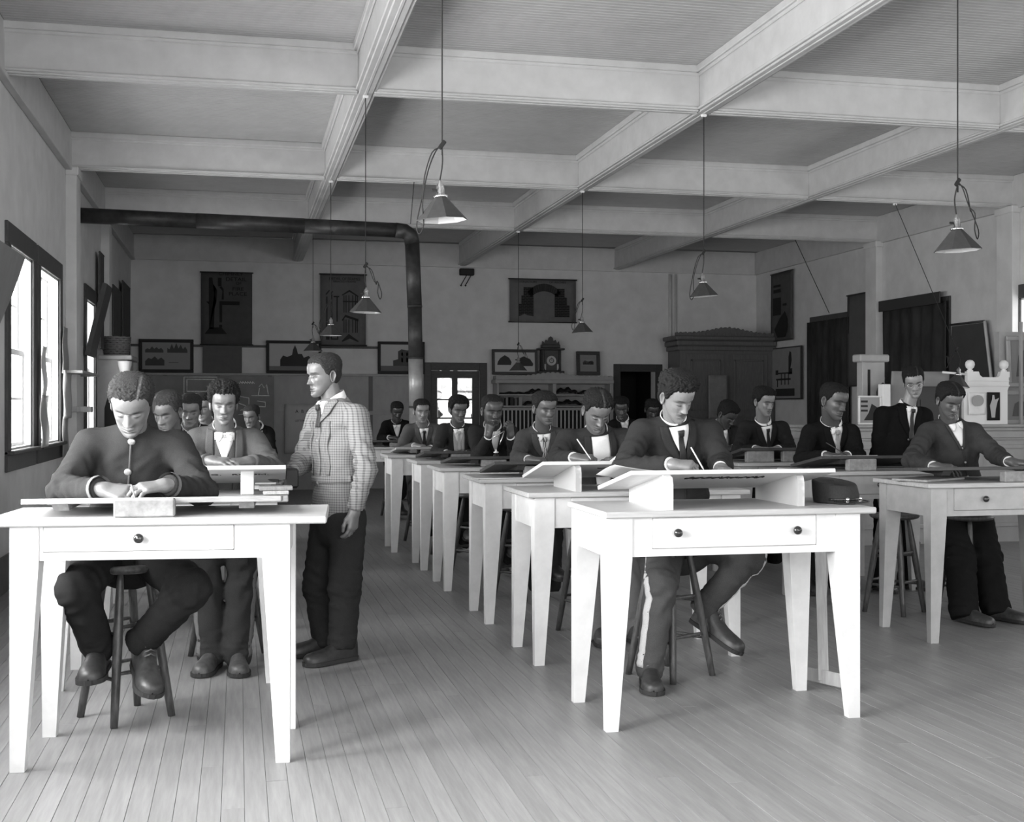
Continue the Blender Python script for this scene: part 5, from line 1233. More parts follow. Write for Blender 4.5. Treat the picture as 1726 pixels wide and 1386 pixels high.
b = MB(); b.lathe([(0, 0), (.085, 0), (.09, .006), (.085, .012)], (0, -.056, .25), 28, axis=Matrix.Rotation(PI / 2, 3, 'X')); dl = b.build('dial', mat('dial_paper', .50, .5), t)
b = MB(); b.lathe([(.030, 0), (.044, 0), (.044, .003), (.03, .003)], (0, -.068, .25), 24, axis=Matrix.Rotation(PI / 2, 3, 'X')); b.box((0, -.070, .28), (.006, .002, .07)); b.box((.02, -.070, .245), (.05, .002, .006)); b.build('hands', mat('clock_hand', .12, .4), dl)
b = MB(); b.b2((-.14, -.062, .085), (-.10, -.056, .19)); b.b2((.10, -.062, .085), (.14, -.056, .19)); b.build('painted_glass', mat('painted_glass', .35, .3), t)
# bracket with two knobs above the back wall
t = thing('wall_bracket', 'small dark bell box with two clappers under the end of the middle beam', 'bell', (3.90, YB - .1, 3.74)); b = MB(); b.b2((-.10, 0, 0), (.16, .09, .12), .012); b.build('box', M_BLACK, t)
for x_ in (-.02, .06): b = MB(); b.tube([(x_ + .05, .03, .01), (x_ - .06, -.02, -.17)], .008, 6); b.lathe([(0, -.02), (.02, 0), (0, .02)], (x_ - .063, -.02, -.185), 8); b.build('clapper', M_BLACK, t)
# wardrobe
t = thing('wardrobe', 'tall carved dark wardrobe in the right-hand back corner', 'wardrobe', (7.60, 20.3, 0)); M_WD = mat('wardrobe_wood', .11, .5, 'noise', .25, 8, .1, stretch=(8, 8, 1)); ww = 1.79
b = MB(); b.b2((0, 0, 0), (ww, .6, 2.42)); b.build('carcass', M_WD, t)
b = MB(); b.b2((-.10, -.10, 2.60), (ww + .04, .62, 2.68), .02); b.b2((-.07, -.07, 2.50), (ww + .03, .61, 2.60), .02); b.b2((-.04, -.04, 2.42), (ww + .02, .6, 2.50), .01); b.build('cornice', M_WD, t)
top = [(-.09 + (ww + .12) * i / 60, 2.73 + .10 * math.exp(-((i - 31) / 13) ** 2) + .016 * math.sin(i * 2.4)) for i in range(61)]
b = MB(); b.prism([(x_, -.05, z_) for x_, z_ in [(-.09, 2.68), (ww + .03, 2.68)] + top[::-1]], (0, .06, 0)); b.build('crest', M_WD, t, fix=True)
for i in range(16): b = MB(); b.box((.05 + i * .11, -.055, 2.71), (.045, .012, .045), Matrix.Rotation(.78, 3, 'Y'), .004); b.build('carved_tooth', M_WD, t)
for i in range(2):
    x0 = .12 + i * .82; dr = MB(); dr.b2((x0, -.02, .3), (x0 + .72, 0, 2.36), .004); d_ = dr.build('door', M_WD, t)
    for lo, hi in (((x0 + .08, 1.35), (x0 + .64, 2.26)), ((x0 + .08, .42), (x0 + .64, 1.25))):
        b = MB()
        for a, c in (((lo[0], lo[1]), (hi[0], lo[1] + .03)), ((lo[0], hi[1] - .03), (hi[0], hi[1])), ((lo[0], lo[1]), (lo[0] + .03, hi[1])), ((hi[0] - .03, lo[1]), (hi[0], hi[1]))): b.b2((a[0], -.034, a[1]), (c[0], -.018, c[1]), .005)
        b.build('panel_moulding', M_WD, d_)
    b = MB(); b.lathe([(0, .0), (.016, .01), (.018, .02), (.008, .03)], (x0 + (.66 if i == 0 else .06), -.02, 1.3), 12, axis=Matrix.Rotation(PI / 2, 3, 'X')); b.build('knob', M_BRASS, d_)
c = sheet('pale cloth hanging on the left door of the wardrobe', (8.10, 20.22, 1.20), .36, .78, mat('towel_cloth', .20, .9, 'noise', .15, 12), cat='cloth', name='hanging_cloth', rod=False, wob=.02, group='hanging cloths')
# ------------------------------------------------------------------ right wall
NR = (-1, 0, 0)
def wpoly(t, polys, m, off=.02, name='drawing'):
    b = MB()
    for P in polys: b.prism([(-off, -y_, z_) for y_, z_ in P], (-.002, 0, 0))
    return tag(b.build(name, m, t, fix=True), kind='stuff')
c = sheet('dark chart with printed blocks at the far end of the right wall', (XR - .055, 20.38, 2.60), .86, 1.2, M_CHART, normal=NR)
wpoly(c, [R4(.14, .95, .42, .99), R4(.14, .85, .42, .91), R4(.12, .45, .42, .76), R4(.52, .60, .66, .64), [(.18, .2), (.3, .05), (.62, .05), (.7, .18), (.7, .36), (.6, .5), (.42, .4)]], M_INK, .03)
t = thing('framed_drawing', 'framed technical drawing with a dark block at its foot on the far right wall', 'picture', (XR - .05, 20.35, 1.57), 0, 'framed pictures')
b = MB(); b.b2((-.03, -1.17, 0), (0, 0, .88), .004); b.build('mount', mat('mount_tan', .24, .7, 'noise', .1, 6), t)
b = MB()
for lo, hi in (((-.035, -1.19, -.02), (0, .02, .0)), ((-.035, -1.19, .88), (0, .02, .9)), ((-.035, -1.19, 0), (0, -1.17, .88)), ((-.035, 0, 0), (0, .02, .88))): b.b2(lo, hi, .003)
b.build('frame', M_DARKW, t)
wpoly(t, [R4(.2, .04, .95, .17), [(.72, .5), (.78, .5), (.84, .66), (.82, .8), (.76, .82), (.72, .72)], R4(.2, .42, .3, .5), R4(.3, .43, .85, .455), R4(.72, .42, .86, .52), R4(.22, .32, .8, .35), R4(.42, .24, .45, .43), R4(.56, .24, .59, .43), R4(.70, .24, .73, .43), R4(.26, .2, .29, .33)], M_INK2, .033)
c = sheet('grey blank chart between the two curtained right windows', (XR - .055, 17.56, 1.75), .90, 1.42, mat('chart_grey_blank', .085, .85, 'noise', .12, 5), normal=NR, wob=.02)
M_DRAPE = mat('dark_drape', .028, .9, 'noise', .7, 3.5, .3, stretch=(1, 1.5, .5))
def drape(label, x, y0, y1, z0, z1, m, folds=7, amp=.03, skew=0.0, name='curtain'):
    b = MB(); G = [[(x - .02 - amp * (.5 + .5 * math.sin(a * folds * 2 * PI + v * 1.3)) * (1.1 - .4 * v), y0 + (y1 - y0) * (a + skew * (1 - v) * (a - .2)), z0 + (z1 - z0) * v + .0) for a in np.linspace(0, 1, folds * 8)] for v in np.linspace(0, 1, 8)]
    b.grid(np.array(G), .003); return tag(b.build(name, m), label, 'curtain', 'curtains')
drape('dark mottled curtain closing the far right window', XR - .03, 17.50, 18.95, 1.0, 2.84, M_DRAPE)
drape('dark draped curtain over the middle right window', XR - .03, 14.78, 16.45, .98, 2.86, M_DRAPE, 6, .05, -.03)
b = MB(); b.b2((0, 0, 0), (.02, 1.62, .16), .004); tag(b.build('pelmet_board', M_DARKW, None, loc=(XR - .14, 14.86, 2.83)), 'dark board above the draped middle right window', 'board')
t = thing('leaning_blackboard', 'dark framed blackboard tilted against the right wall beside the draped window', 'blackboard', (XR - .05, 14.65, 1.2), 0)
b = MB(); b.prism([(-.10, 0, 0), (-.10, -1.05, 0), (-.04, -.72, 1.30), (-.04, .0, 1.30)], (.02, 0, 0)); b.build('board', mat('slate_dark', .05, .7, 'noise', .15, 5), t, fix=True)
b = MB(); b.tube([(-.09, -1.07, 0), (-.04, -.74, 1.32)], .02, 6); b.build('pale_edge', M_PLASTER, t); b = MB(); b.tube([(-.045, .02, 1.32), (-.045, -.74, 1.32)], .016, 6); b.build('top_rail', M_DARKW, t)
# ------------------------------------------------------------------ long counter at the right and what stands on it
t = thing('counter', 'long painted counter with moulded top and panelled front at the right', 'cabinet', (5.60, 11.30, 0)); cw = XR - 5.60; M_CT = mat('counter_paint', .34, .5, 'noise', .08, 8); CZ = 1.232
b = MB(); b.b2((.02, .03, .0), (cw, .62, CZ - .14)); b.build('carcass', M_CT, t)
b = MB(); b.b2((-.03, -.03, CZ - .03), (cw, .66, CZ), .008); b.b2((-.015, -.012, CZ - .07), (cw, .64, CZ - .03), .012); b.b2((0, .0, CZ - .14), (cw, .63, CZ - .07), .004); b.b2((.005, .012, CZ - .165), (cw, .63, CZ - .14), .006); b.build('countertop', M_CT, t)
for i in range(4):
    x0 = .08 + i * .93; b = MB()
    for a, c_ in (((x0, .16), (x0 + .80, .20)), ((x0, .98), (x0 + .80, 1.02)), ((x0, .2), (x0 + .05, .98)), ((x0 + .75, .2), (x0 + .80, .98))): b.b2((a[0], .012, a[1]), (c_[0], .034, c_[1]), .005)
    b.build('panel_frame', M_CT, t)
cx_ = lambda px_, py_, Y: at(px_, py_, Y)
# white gable model with ball finials
t = thing('gable_model', 'white wooden gable model with two ball finials on the counter', 'model', (7.50, 11.52, CZ)); M_MW = mat('model_white', .80, .5)
b = MB(); P = [(0, 0), (.52, 0), (.52, .36), (.535, .40), (.535, .50), (.545, .50), (.545, .56), (.44, .56), (.425, .515), (.40, .50), (.22, .50), (.19, .52), (.175, .56), (.04, .56), (.04, .44), (.0, .40)]
b.prism([(x_, 0, z_) for x_, z_ in P], (0, .05, 0)); b.build('panel', M_MW, t, fix=True)
b = MB(); b.b2((-.005, -.012, .40), (.54, 0, .42), .004); b.b2((.02, -.008, .455), (.54, 0, .465), .003); b.b2((.03, .05, 0), (.5, .30, .36)); b.build('moulding', M_MW, t)
for x_ in (.085, .49): b = MB(); b.lathe([(.03, .555), (.034, .57), (.02, .585), (.04, .60), (.05, .63), (.045, .66), (.025, .68), (0, .685)], (x_, .025, 0), 18); b.build('finial', M_MW, t)
b = MB(); b.tube([(.04, .02, .53), (-.24, .02, .55)], .012, 8); b.build('rod', M_MW, t)
c = sheet('round-headed plaster print pinned to the white gable model', (7.535, 11.52, CZ + .10), .21, .24, M_PAPER, cat='print', name='pinned_print', rod=False, wob=.03, group='small prints'); ink(c, [[(.10 + .07 * math.cos(a), .15 + .06 * math.sin(a)) for a in np.linspace(0, 2 * PI, 16)[:-1]]], mat('print_grey', .35, .8), -.045)
c = sheet('dark print of a pale classical figure pinned to the white gable model', (7.765, 11.52, CZ + .04), .155, .30, M_INK, cat='print', name='pinned_print', rod=False, wob=.004, group='small prints'); ink(c, [[(.05, .03), (.09, .03), (.10, .12), (.12, .2), (.14, .24), (.09, .22), (.08, .27), (.06, .27), (.055, .22), (.03, .16)]], mat('print_pale', .45, .8), -.018)
b = MB(); G = [[(u * .70, .05 * math.sin(u * 2.4) + .05 * (1 - v), v * .56) for u in np.linspace(0, 1, 16)] for v in np.linspace(0, 1, 8)]; b.grid(np.array(G), .002); tag(b.build('paper_sheet', mat('grey_sheet', .24, .7, 'noise', .06, 5), None, loc=(6.70, 11.60, CZ)), 'large curling grey sheet standing on the counter behind the man in glasses', 'paper')
t = thing('display_stand', 'narrow pale display stand with slot and dark ornament on the counter', 'stand', (6.44, 11.74, CZ)); b = MB(); b.b2((0, 0, 0), (.26, .12, .66), .004); b.b2((-.04, -.03, .66), (.30, .15, .74), .012); b.build('case', M_CT, t)
b = MB(); b.b2((.06, -.004, .18), (.09, .002, .58)); b.build('slot', M_BLACK, t)
b = MB(); b.lathe([(0, .16), (.05, .18), (.075, .26), (.055, .34), (.03, .37), (.06, .42), (.07, .5), (.045, .57), (0, .6)], (.17, -.12, 0), 14); tag(b.build('plaster_ornament', mat('dark_plaster', .03, .8, 'noise', .5, 20), None, loc=(6.44, 11.74, CZ - .16)), 'dark carved ornament standing before the narrow display stand', 'ornament')
picture('small print with dark bars standing at the left end of the counter', 6.27, CZ, .26, .30, .018, y=11.5, mf=M_PAPER, mm=mat('mount_mid', .3, .6), scenes=[(R4(.05, .8, .4, .88), .03), (R4(.05, .62, .4, .7), .03), (R4(.05, .44, .4, .52), .03), ([(.2, .1), (.9, .1), (.9, .6), (.6, .75), (.45, .4)], .02)], name='card_print')
b = MB(); b.b2((0, 0, 0), (.09, .1, .42), .004); tag(b.build('upright_book', M_PAPER, None, loc=(6.53, 11.48, CZ)), 'pale upright book with dark patch on the counter', 'book')
b = MB(); b.b2((0, 0, 0), (.14, .14, .42), .004); tag(b.build('box', mat('grey_box', .20, .7), None, loc=(7.32, 11.55, CZ)), 'grey upright box on the counter beside the white gable model', 'box')
b = MB(); b.b2((0, 0, 0), (.30, .1, .4), .004); b.b2((.03, -.01, .05), (.12, 0, .14)); b.b2((.03, -.01, .17), (.12, 0, .26)); tag(b.build('pigeonhole_rack', mat('dark_rack', .05, .6), None, loc=(6.98, 11.56, CZ)), 'dark rack behind the man in glasses on the counter', 'rack')
for i, (x_, z_, w_, h_, lb) in enumerate(((8.05, CZ, .42, .36, 'framed tree print leaning at the right end of the counter'), (8.10, CZ + .40, .42, .55, 'upper grey framed print above the tree print at the right end of the counter'))):
    picture(lb, x_, z_, w_, h_, .045, y=11.62, mf=mat('frame_grey', .33, .6), mm=mat('mount_mid2', .22, .6), scenes=[([(.2, .15), (.85, .15), (.8, .6), (.55, .8), (.3, .65)], .10)], lean=-.05)
b = MB(); b.b2((8.04, 11.70, CZ), (9.2, 11.78, CZ + 1.0)); b.b2((8.20, 11.55, CZ), (8.225, 11.58, CZ + 1.1)); tag(b.build('back_board', M_CT), 'grey upright board behind the prints at the right end of the counter', 'board')
# ------------------------------------------------------------------ left wall odds and ends
def panel(label, pts, th, m, name='hanging_board'):
    b = MB(); b.prism(pts, th); return tag(b.build(name, m, fix=True), label, 'board')
p = [atx(-30, 385, XL + .35), atx(43, 434, XL + .22), atx(20, 500, XL + .14), atx(-45, 650, XL + .05)]
panel('grey board leaning out from the first left window', [tuple(q) for q in p], (.0, -.03, 0), mat('grey_panel', .22, .7, 'noise', .1, 6))
p = [(XL + .02, 14.75, 2.02), (XL + .22, 14.75, 2.86), (XL + .22, 15.35, 2.86), (XL + .02, 15.35, 2.02)]
b = MB(); b.prism(p, (.05, 0, -.02)); tag(b.build('hanging_board', mat('tan_panel', .07, .6, 'noise', .2, 7), fix=True), 'dark framed board tilting out over the third left window', 'board')
def strip(label, y0, y1, z0, z1, x, m, cat='curtain', name='curtain_strip', wv=.010, taper=0.0):
    b = MB(); G = [[(x + wv * (.5 + .5 * math.sin(v * 7 + a * 6)) + .01, y0 + (y1 - y0) * (a * (1 - taper * v) + taper * v * .5), z0 + (z1 - z0) * v) for a in np.linspace(0, 1, 12)] for v in np.linspace(0, 1, 14)]
    b.grid(np.array(G), .003); return tag(b.build(name, m), label, cat)
MC = mat('grey_cloth', .5, .9, 'noise', .12, 8)
def thin_cloth(m, f=.5):
    nt, N, L, bs = _nt(m); tr = N.new('ShaderNodeBsdfTranslucent'); mx = N.new('ShaderNodeMixShader'); v = bs.inputs['Base Color'].default_value; tr.inputs[0].default_value = v; mx.inputs[0].default_value = f
    o = [n for n in N if n.type == 'OUTPUT_MATERIAL'][0]; L.new(bs.outputs[0], mx.inputs[1]); L.new(tr.outputs[0], mx.inputs[2]); L.new(mx.outputs[0], o.inputs[0])
thin_cloth(MC); thin_cloth(mat('pale_cloth', .70, .9)); thin_cloth(mat('folder_grey', .5, .8))
strip('grey cloth hanging high at the far side of the second left window', 12.75, 13.22, 1.75, 2.22, XL + .03, MC, taper=.4); strip('pale cloth hanging low at the far side of the second left window', 12.70, 13.28, 1.30, 1.78, XL + .05, mat('pale_cloth', .70, .9)); strip('grey cloth tail under the pale cloth beside the second left window', 12.72, 13.1, .92, 1.32, XL + .04, MC)
strip('pale narrow strip hanging between the two near left windows', 11.26, 11.5, 1.52, 1.95, XL + .06, mat('pale_cloth', .70, .9), 'strip', 'hanging_strip', .02); strip('grey folder hanging under the pale strip between the left windows', 11.2, 11.62, 1.06, 1.52, XL + .06, mat('folder_grey', .5, .8), 'folder', 'hanging_folder', .02)
b = MB(); b.b2((XL, 12.9, 1.755), (XL + .22, 14.4, 1.785), .005); tag(b.build('wall_shelf', M_PINE), 'thin shelf board on the left wall beyond the second window', 'shelf')
b = MB(); b.b2((XL, 13.25, 1.36), (XL + .26, 13.45, 1.42), .006); tag(b.build('bracket', M_PINE, None), 'short pine bracket under the thin left wall shelf', 'bracket')
for y0, y1, z0, z1, lb in ((15.95, 16.35, 2.15, 3.35, 'dark hanging chart edge-on near the basket on the left wall'), (17.6, 18.7, 2.1, 3.1, 'farther dark chart on the left wall beyond the basket'), (19.0, 20.2, 2.2, 3.3, 'farthest dark chart on the left wall in the corner')):
    b = MB(); b.b2((XL + .05, y0, z0), (XL + .07, y1, z1)); b.tube([(XL + .06, y0 - .02, z1), (XL + .06, y1 + .02, z1)], .014, 8); tag(b.build('wall_chart', M_CHART), lb, 'chart')
t = thing('wall_cabinet', 'pale cabinet with turned pendant bracket against the left wall under the basket', 'cabinet', (XL, 16.3, 0)); b = MB(); b.b2((0, 0, 0), (.36, .9, 2.02), .004); b.build('carcass', M_CT, t); b = MB(); b.b2((0, -.05, 2.02), (.42, .95, 2.08), .01); b.build('top', M_CT, t)
b = MB(); b.lathe([(0, 1.70), (.045, 1.72), (.055, 1.76), (.03, 1.80), (.05, 1.83), (.085, 1.95), (.09, 2.0)], (.33, -.03, 0), 14); b.build('pendant', M_MW, t)
b = MB(); b.prism([(.08, -.004, .9), (.32, -.004, .9), (.32, -.004, 1.35), (.25, -.004, 1.5), (.24, -.004, 1.72), (.15, -.004, 1.74), (.12, -.004, 1.55), (.08, -.004, 1.4)], (0, .004, 0)); b.build('dark_silhouette', M_BLACK, t, fix=True)  # flat black keyhole shape laid on the cabinet's near side
t = thing('basket', 'round wicker basket on top of the pale left wall cabinet', 'basket', (XL + .20, 16.58, 2.08)); b = MB()
for i in range(9): 
    z_ = i * .028; rr_ = .145 + .03 * z_ / .25
    b.tube([(rr_ * math.cos(a) , rr_ * math.sin(a), z_ + .012 + .004 * math.sin(a * 12 + i * PI)) for a in np.linspace(0, 2 * PI, 37)], .015, 6)
b.build('weave', mat('wicker', .14, .7, 'noise', .3, 40), t); b = MB(); b.lathe([(0, .004), (.14, .004), (.168, .24)], n=24); b.build('lining', mat('wicker_dark', .05, .8), t)
# ------------------------------------------------------------------ the people
def pencil(label, p, d, ln=.17, m=None, r=.0036):
    d = nrm(d); p = np.array(p, float); b = MB(); b.tube([p, p + d * .018, p + d * ln], [.0006, r, r], 8); return tag(b.build('pencil', m or mat('pencil_pale', .6, .5), None), label, 'pencil', 'pencils')
F_ = lambda a, z: (a, z)
def sit(label, Y, head, hh, neck, sh, el, wr, hands, pel, yaw=0, pitch=20, roll=0, kn=None, an=None, so=None, fd=None, dY=None, hdY=0.0, **kw):
    """seated man: pixel joints at their room depths. sh/el/wr = (viewer-left, viewer-right); Y = depth of the shoulders"""
    dy = dict(head=-.14, neck=-.02, sh=.0, el=-.17, wr=-.42, pel=.20, kn=-.25, an=-.15); dy.update(dY or {})
    H_ = at(*head, Y + dy['head'] + hdY); zc = H_[0] * sn + H_[1] * cs; hs = hh * zc / FPX / .238
    D = lambda k: (dy[k] if hasattr(dy[k], '__len__') else (dy[k], dy[k]))
    P2 = lambda k, v: [at(*v[i], Y + D(k)[i]) for i in (0, 1)]
    sh = [(p[0] + (3 if i == 0 else -3), p[1] + (8 if Y < 9 else 4)) for i, p in enumerate(sh)]; S, E, W_ = P2('sh', sh), P2('el', el), P2('wr', wr); N = at(*neck, Y + D('neck')[0]); B = at(*pel, Y + D('pel')[0])
    legs = kn is not None
    if legs:
        K, A_ = P2('kn', kn), P2('an', an); so_ = [np.array([A_[i][0] , A_[i][1] + .0, so[i]]) for i in (0, 1)]
        kw.update(kneeR=K[0], kneeL=K[1], ankR=A_[0], ankL=A_[1], footR=(fd[0], so_[0]), footL=(fd[1], so_[1]))
    return person(label, H_, yaw, pitch, roll, hs, N, B, S[1], S[0], E[1], E[0], W_[1], W_[0], hands[1], hands[0], legs=legs, **kw)
DN = (0, -.15, 1)
HI = dict(res=.0105, hand_h=.0036, face_res=(120, 120)); MI = dict(res=.013, face_res=(100, 100)); LO = dict(res=.018, face_res=(72, 72), hand_h=.0055)
short = dict(thick=.009, curl=.0014); 
# 1 front left, soldier's coat
sit('young man in a buttoned grey military coat drawing at the front left table', 5.74, (222, 681), 101, (224, 729), ((148, 743), (303, 746)), ((106, 826), (341, 829)), ((168, 824), (284, 818)),
    (('rest', (.84, -.34, -.16), (-.1, -.62, .8)), ('rest', (-.85, -.38, -.06), (0, -.35, 1))), (216, 925), yaw=-7, pitch=38, roll=4, dY=dict(el=-.12, wr=-.36, pel=.16, kn=-.24, an=(-.02, -.08), head=-.12),
    kn=((128, 992), (322, 992)), an=((166, 1092), (240, 1080)), so=(.235, .225), fd=((-.05, -1, -.05), (.22, -1, -.25)), skin=.155, coat=.036, trouser=.022, hair=dict(thick=.009, curl=.0016, part=-.034), hairtone=.035,
    face=dict(fw=1.06), style='military', collar='military', tie=None, cuff=None, build=1.10, buttons=[(.012, .002, .0165, .6), (.135, -.006, .0165, .6), (.26, -.010, .0165, .6)], seed=2, shoes=.035, hand_s=1.05, **HI)
w_ = at(224, 826, 5.27); pencil('short pencil in the hand of the man in the military coat', w_ + np.array([.012, -.03, -.035]), (-.25, .35, .8), .065, mat('pencil_dark', .2, .5))
# 2 bow tie
sit('curly-haired man in a grey suit and bow tie drawing at the second left table', 6.92, (377, 680), 70, (379, 724), ((328, 737), (432, 737)), ((322, 800), (462, 792)), ((352, 777), (424, 778)),
    (('flat', (.80, -.5, .0), (0, -.3, 1)), ('flat', (-.84, -.45, .0), (0, -.3, 1))), (377, 893), yaw=3, pitch=13, dY=dict(el=-.15, wr=-.33, pel=.14, kn=-.27, an=(-.16, -.20)), kn=((345, 935), (410, 935)), an=((357, 1103), (400, 1106)), so=(.005, .005),
    fd=((-.25, -1, 0), (.05, -1, 0)), skin=.125, coat=.085, trouser=.04, hair=dict(thick=.020, curl=.0036, top=.3, part=.012), hairtone=.014, face=dict(fw=.96), style='open', vest=.10, tie=('bow', .42), shirt=.8, build=1.04, seed=5, shoes=.07, stripe=.16, flare=1.1, cuff=None, **HI)
# 3-6 further back in the left column
sit('man with parted hair and head turned down behind the soldier-coated man', 8.25, (282, 694), 68, (290, 735), ((252, 742), (338, 745)), ((245, 800), (345, 800)), ((270, 790), (320, 790)), (('rest', (.8, -.5, 0), DN), ('rest', (-.8, -.5, 0), DN)), (292, 850), yaw=-28, pitch=24, skin=.14, coat=.02, trouser=.03, hair=dict(thick=.012, curl=.0012, part=.03), hairtone=.05, tie=None, seed=7, kn=((275, 890), (312, 890)), an=((275, 985), (315, 985)), so=(.25, .25), fd=((0, -1, -.1), (.1, -1, -.1)), **MI)
sit('short-haired man facing forward, fourth in the left column', 9.95, (321, 692), 55, (322, 722), ((288, 726), (352, 728)), ((284, 775), (358, 775)), ((305, 768), (340, 768)), (('rest', (.8, -.5, 0), DN), ('rest', (-.8, -.5, 0), DN)), (322, 815), yaw=-4, pitch=16, skin=.15, coat=.02, trouser=.03, hair=dict(thick=.010, curl=.0014), hairtone=.03, tie=None, seed=8, kn=((305, 850), (338, 850)), an=((305, 925), (338, 925)), so=(.25, .25), fd=((0, -1, -.1), (.1, -1, -.1)), **LO)
sit('dark-haired man partly hidden behind the curly hair of the man with the bow tie', 11.6, (344, 686), 47, (346, 714), ((322, 720), (378, 720)), ((316, 760), (384, 760)), ((338, 752), (366, 752)), (('rest', (.8, -.5, 0), DN), ('rest', (-.8, -.5, 0), DN)), (346, 790), yaw=-20, pitch=14, skin=.2, coat=.018, trouser=.03, hair=dict(thick=.013, curl=.002), hairtone=.02, tie=None, seed=9, kn=((335, 820), (362, 820)), an=((335, 880), (362, 880)), so=(.25, .25), fd=((0, -1, -.1), (.1, -1, -.1)), **LO)
sit('man with cropped hair in a dark coat beside the blackboard, farthest in the left column', 12.95, (424, 702), 40, (434, 722), ((414, 728), (455, 727)), ((404, 762), (458, 765)), ((420, 756), (446, 758)), (('rest', (.8, -.5, 0), DN), ('rest', (-.8, -.5, 0), DN)), (438, 790), yaw=-26, pitch=16, skin=.12, coat=.012, trouser=.03, hair=dict(thick=.006, curl=.001), hairtone=.03, tie=None, seed=10, kn=((418, 815), (442, 815)), an=((418, 868), (442, 868)), so=(.25, .25), fd=((0, -1, -.1), (.1, -1, -.1)), **LO)
# 7 standing instructor in a checked jacket, facing left
TY = 6.90
kt = lambda px_, py_, d=0: at(px_, py_, TY + d)
person('standing man in a checked tweed jacket looking down at the left-hand tables', kt(546, 632, .0), -66, 9, 0, 1.03, kt(563, 678, .02), kt(570, 868, .02), kt(602, 704, -.17), kt(536, 706, .18), kt(617, 790, -.26), kt(508, 782, .16), kt(598, 858, -.24), kt(491, 795, -.02),
    ('hang', (-.10, -.05, -1), (.75, -.65, 0)), ('grip', (-.6, -.7, -.25), (-.3, .2, 1)), kneeL=kt(582, 985, -.09), kneeR=kt(537, 985, .10), ankL=kt(577, 1082, -.10), ankR=kt(550, 1078, .10), footL=((-.86, -.5, 0), np.array([*kt(578, 1082, -.10)[:2], .005])), footR=((-.97, -.22, 0), np.array([*kt(552, 1078, .10)[:2], .005])),
    skin=.14, coatmat=check_cloth(), trouser=.03, hair=dict(thick=.009, curl=.0010, part=.035), hairtone=.028, face=dict(fw=.98), style='lapel', vdepth=.10, tie=('four', .03), build=1.06, seed=3, shoes=.02, skirt=.02, flare=1.15, res=.0105, face_res=(120, 120), hand_h=.0036, cuff=None, hem=.07, belt=True, buttons=[(.20, .0, .010, .25), (.42, .0, .011, .35)])
b = MB(); b.box((0, 0, 0), (.085, .10, .11), rotz(.3), .012); o = b.build('dark_box', mat('dark_leather', .015, .5), None, loc=tuple(kt(487, 806, -.10))); tag(o, 'small dark case held in the hand of the standing man in the checked jacket', 'case')
# ---- middle column
sit('man with a moustache in a dark suit writing at the front right table', 6.05, (1141, 669), 79, (1136, 712), ((1078, 722), (1200, 722)), ((1052, 790), (1216, 784)), ((1128, 783), (1214, 789)),
    (('write', (.88, -.40, -.02), (-.1, -.45, 1)), ('rest', (-.15, -.9, -.05), (0, -.2, 1))), (1150, 908), yaw=17, pitch=32, roll=-4, dY=dict(head=-.13, el=(-.12, -.10), wr=(-.42, -.30), pel=.18, kn=(-.17, -.05), an=(-.18, .06)), kn=((1114, 985), (1262, 940)), an=((1094, 1128), (1186, 1024)), so=(.004, .225),
    fd=((-.25, -1, 0), (.55, -.75, -.45)), skin=.19, coat=.030, trouser=.07, hair=dict(thick=.021, curl=.0036, top=.35, sides=.8), hairtone=.016, face=dict(moustache=.85), style='lapel', vest=.02, tie=('four', .02), collar='band', build=1.06, seed=11, stripe=.55, flare=1.02, shoes=.03, buttons=[(.235, -.004, .008, .3)], **HI)
w_ = at(1168, 786, 5.56); pencil('pale pencil in the hand of the man with the moustache', w_ + np.array([.035, -.06, -.02]), (-.42, .25, .85), .13)
sit('man with centre-parted hair and white neckerchief writing at the second middle table', 7.40, (1006, 692), 69, (1006, 729), ((952, 734), (1056, 734)), ((938, 776), (1066, 778)), ((966, 772), (1050, 775)),
    (('write', (.85, -.45, 0), (-.1, -.4, 1)), ('rest', (-.85, -.4, 0), (0, -.2, 1))), (1012, 862), yaw=5, pitch=38, dY=dict(el=-.13, wr=-.36, pel=.17, kn=-.25, an=(-.36, -.36)), kn=((995, 925), (1052, 925)), an=((1008, 1066), (1058, 1060)), so=(.005, .005), fd=((-.05, -1, 0), (.25, -1, 0)), skin=.13, coat=.036, trouser=.16,
    hair=dict(thick=.012, curl=.0022, part=-.002), hairtone=.02, face=dict(lips=1.25), style='open', shirt=.75, flare=1.3, tie=None, collar='scarf', build=1.06, seed=12, shoes=.05, buttons=[(.10, -.075, .012, .7)], **HI)
w_ = at(984, 766, 6.98); pencil('white pencil in the hand of the man with the neckerchief', w_ + np.array([.03, -.05, -.03]), (-.45, .3, .75), .15, M_PAPER)
tw = mat('patterned_silk', .28, .5, 'wave', .9, 22, .1)
sit('round-faced man with a boldly patterned tie at the third middle table', 8.70, (918, 688), 55, (913, 726), ((880, 732), (946, 730)), ((872, 775), (952, 776)), ((890, 775), (930, 778)), (('rest', (.8, -.5, 0), DN), ('rest', (-.8, -.5, 0), DN)), (912, 838), yaw=14, pitch=14, skin=.10, coat=.062, trouser=.03,
    hair=dict(thick=.013, curl=.0012), hairtone=.02, face=dict(fw=1.06, lips=1.3), tie=('four', .3, tw), seed=13, kn=((897, 880), (932, 880)), an=((905, 985), (930, 985)), so=(.2, .2), fd=((-.1, -1, -.1), (.1, -1, -.1)), **MI)
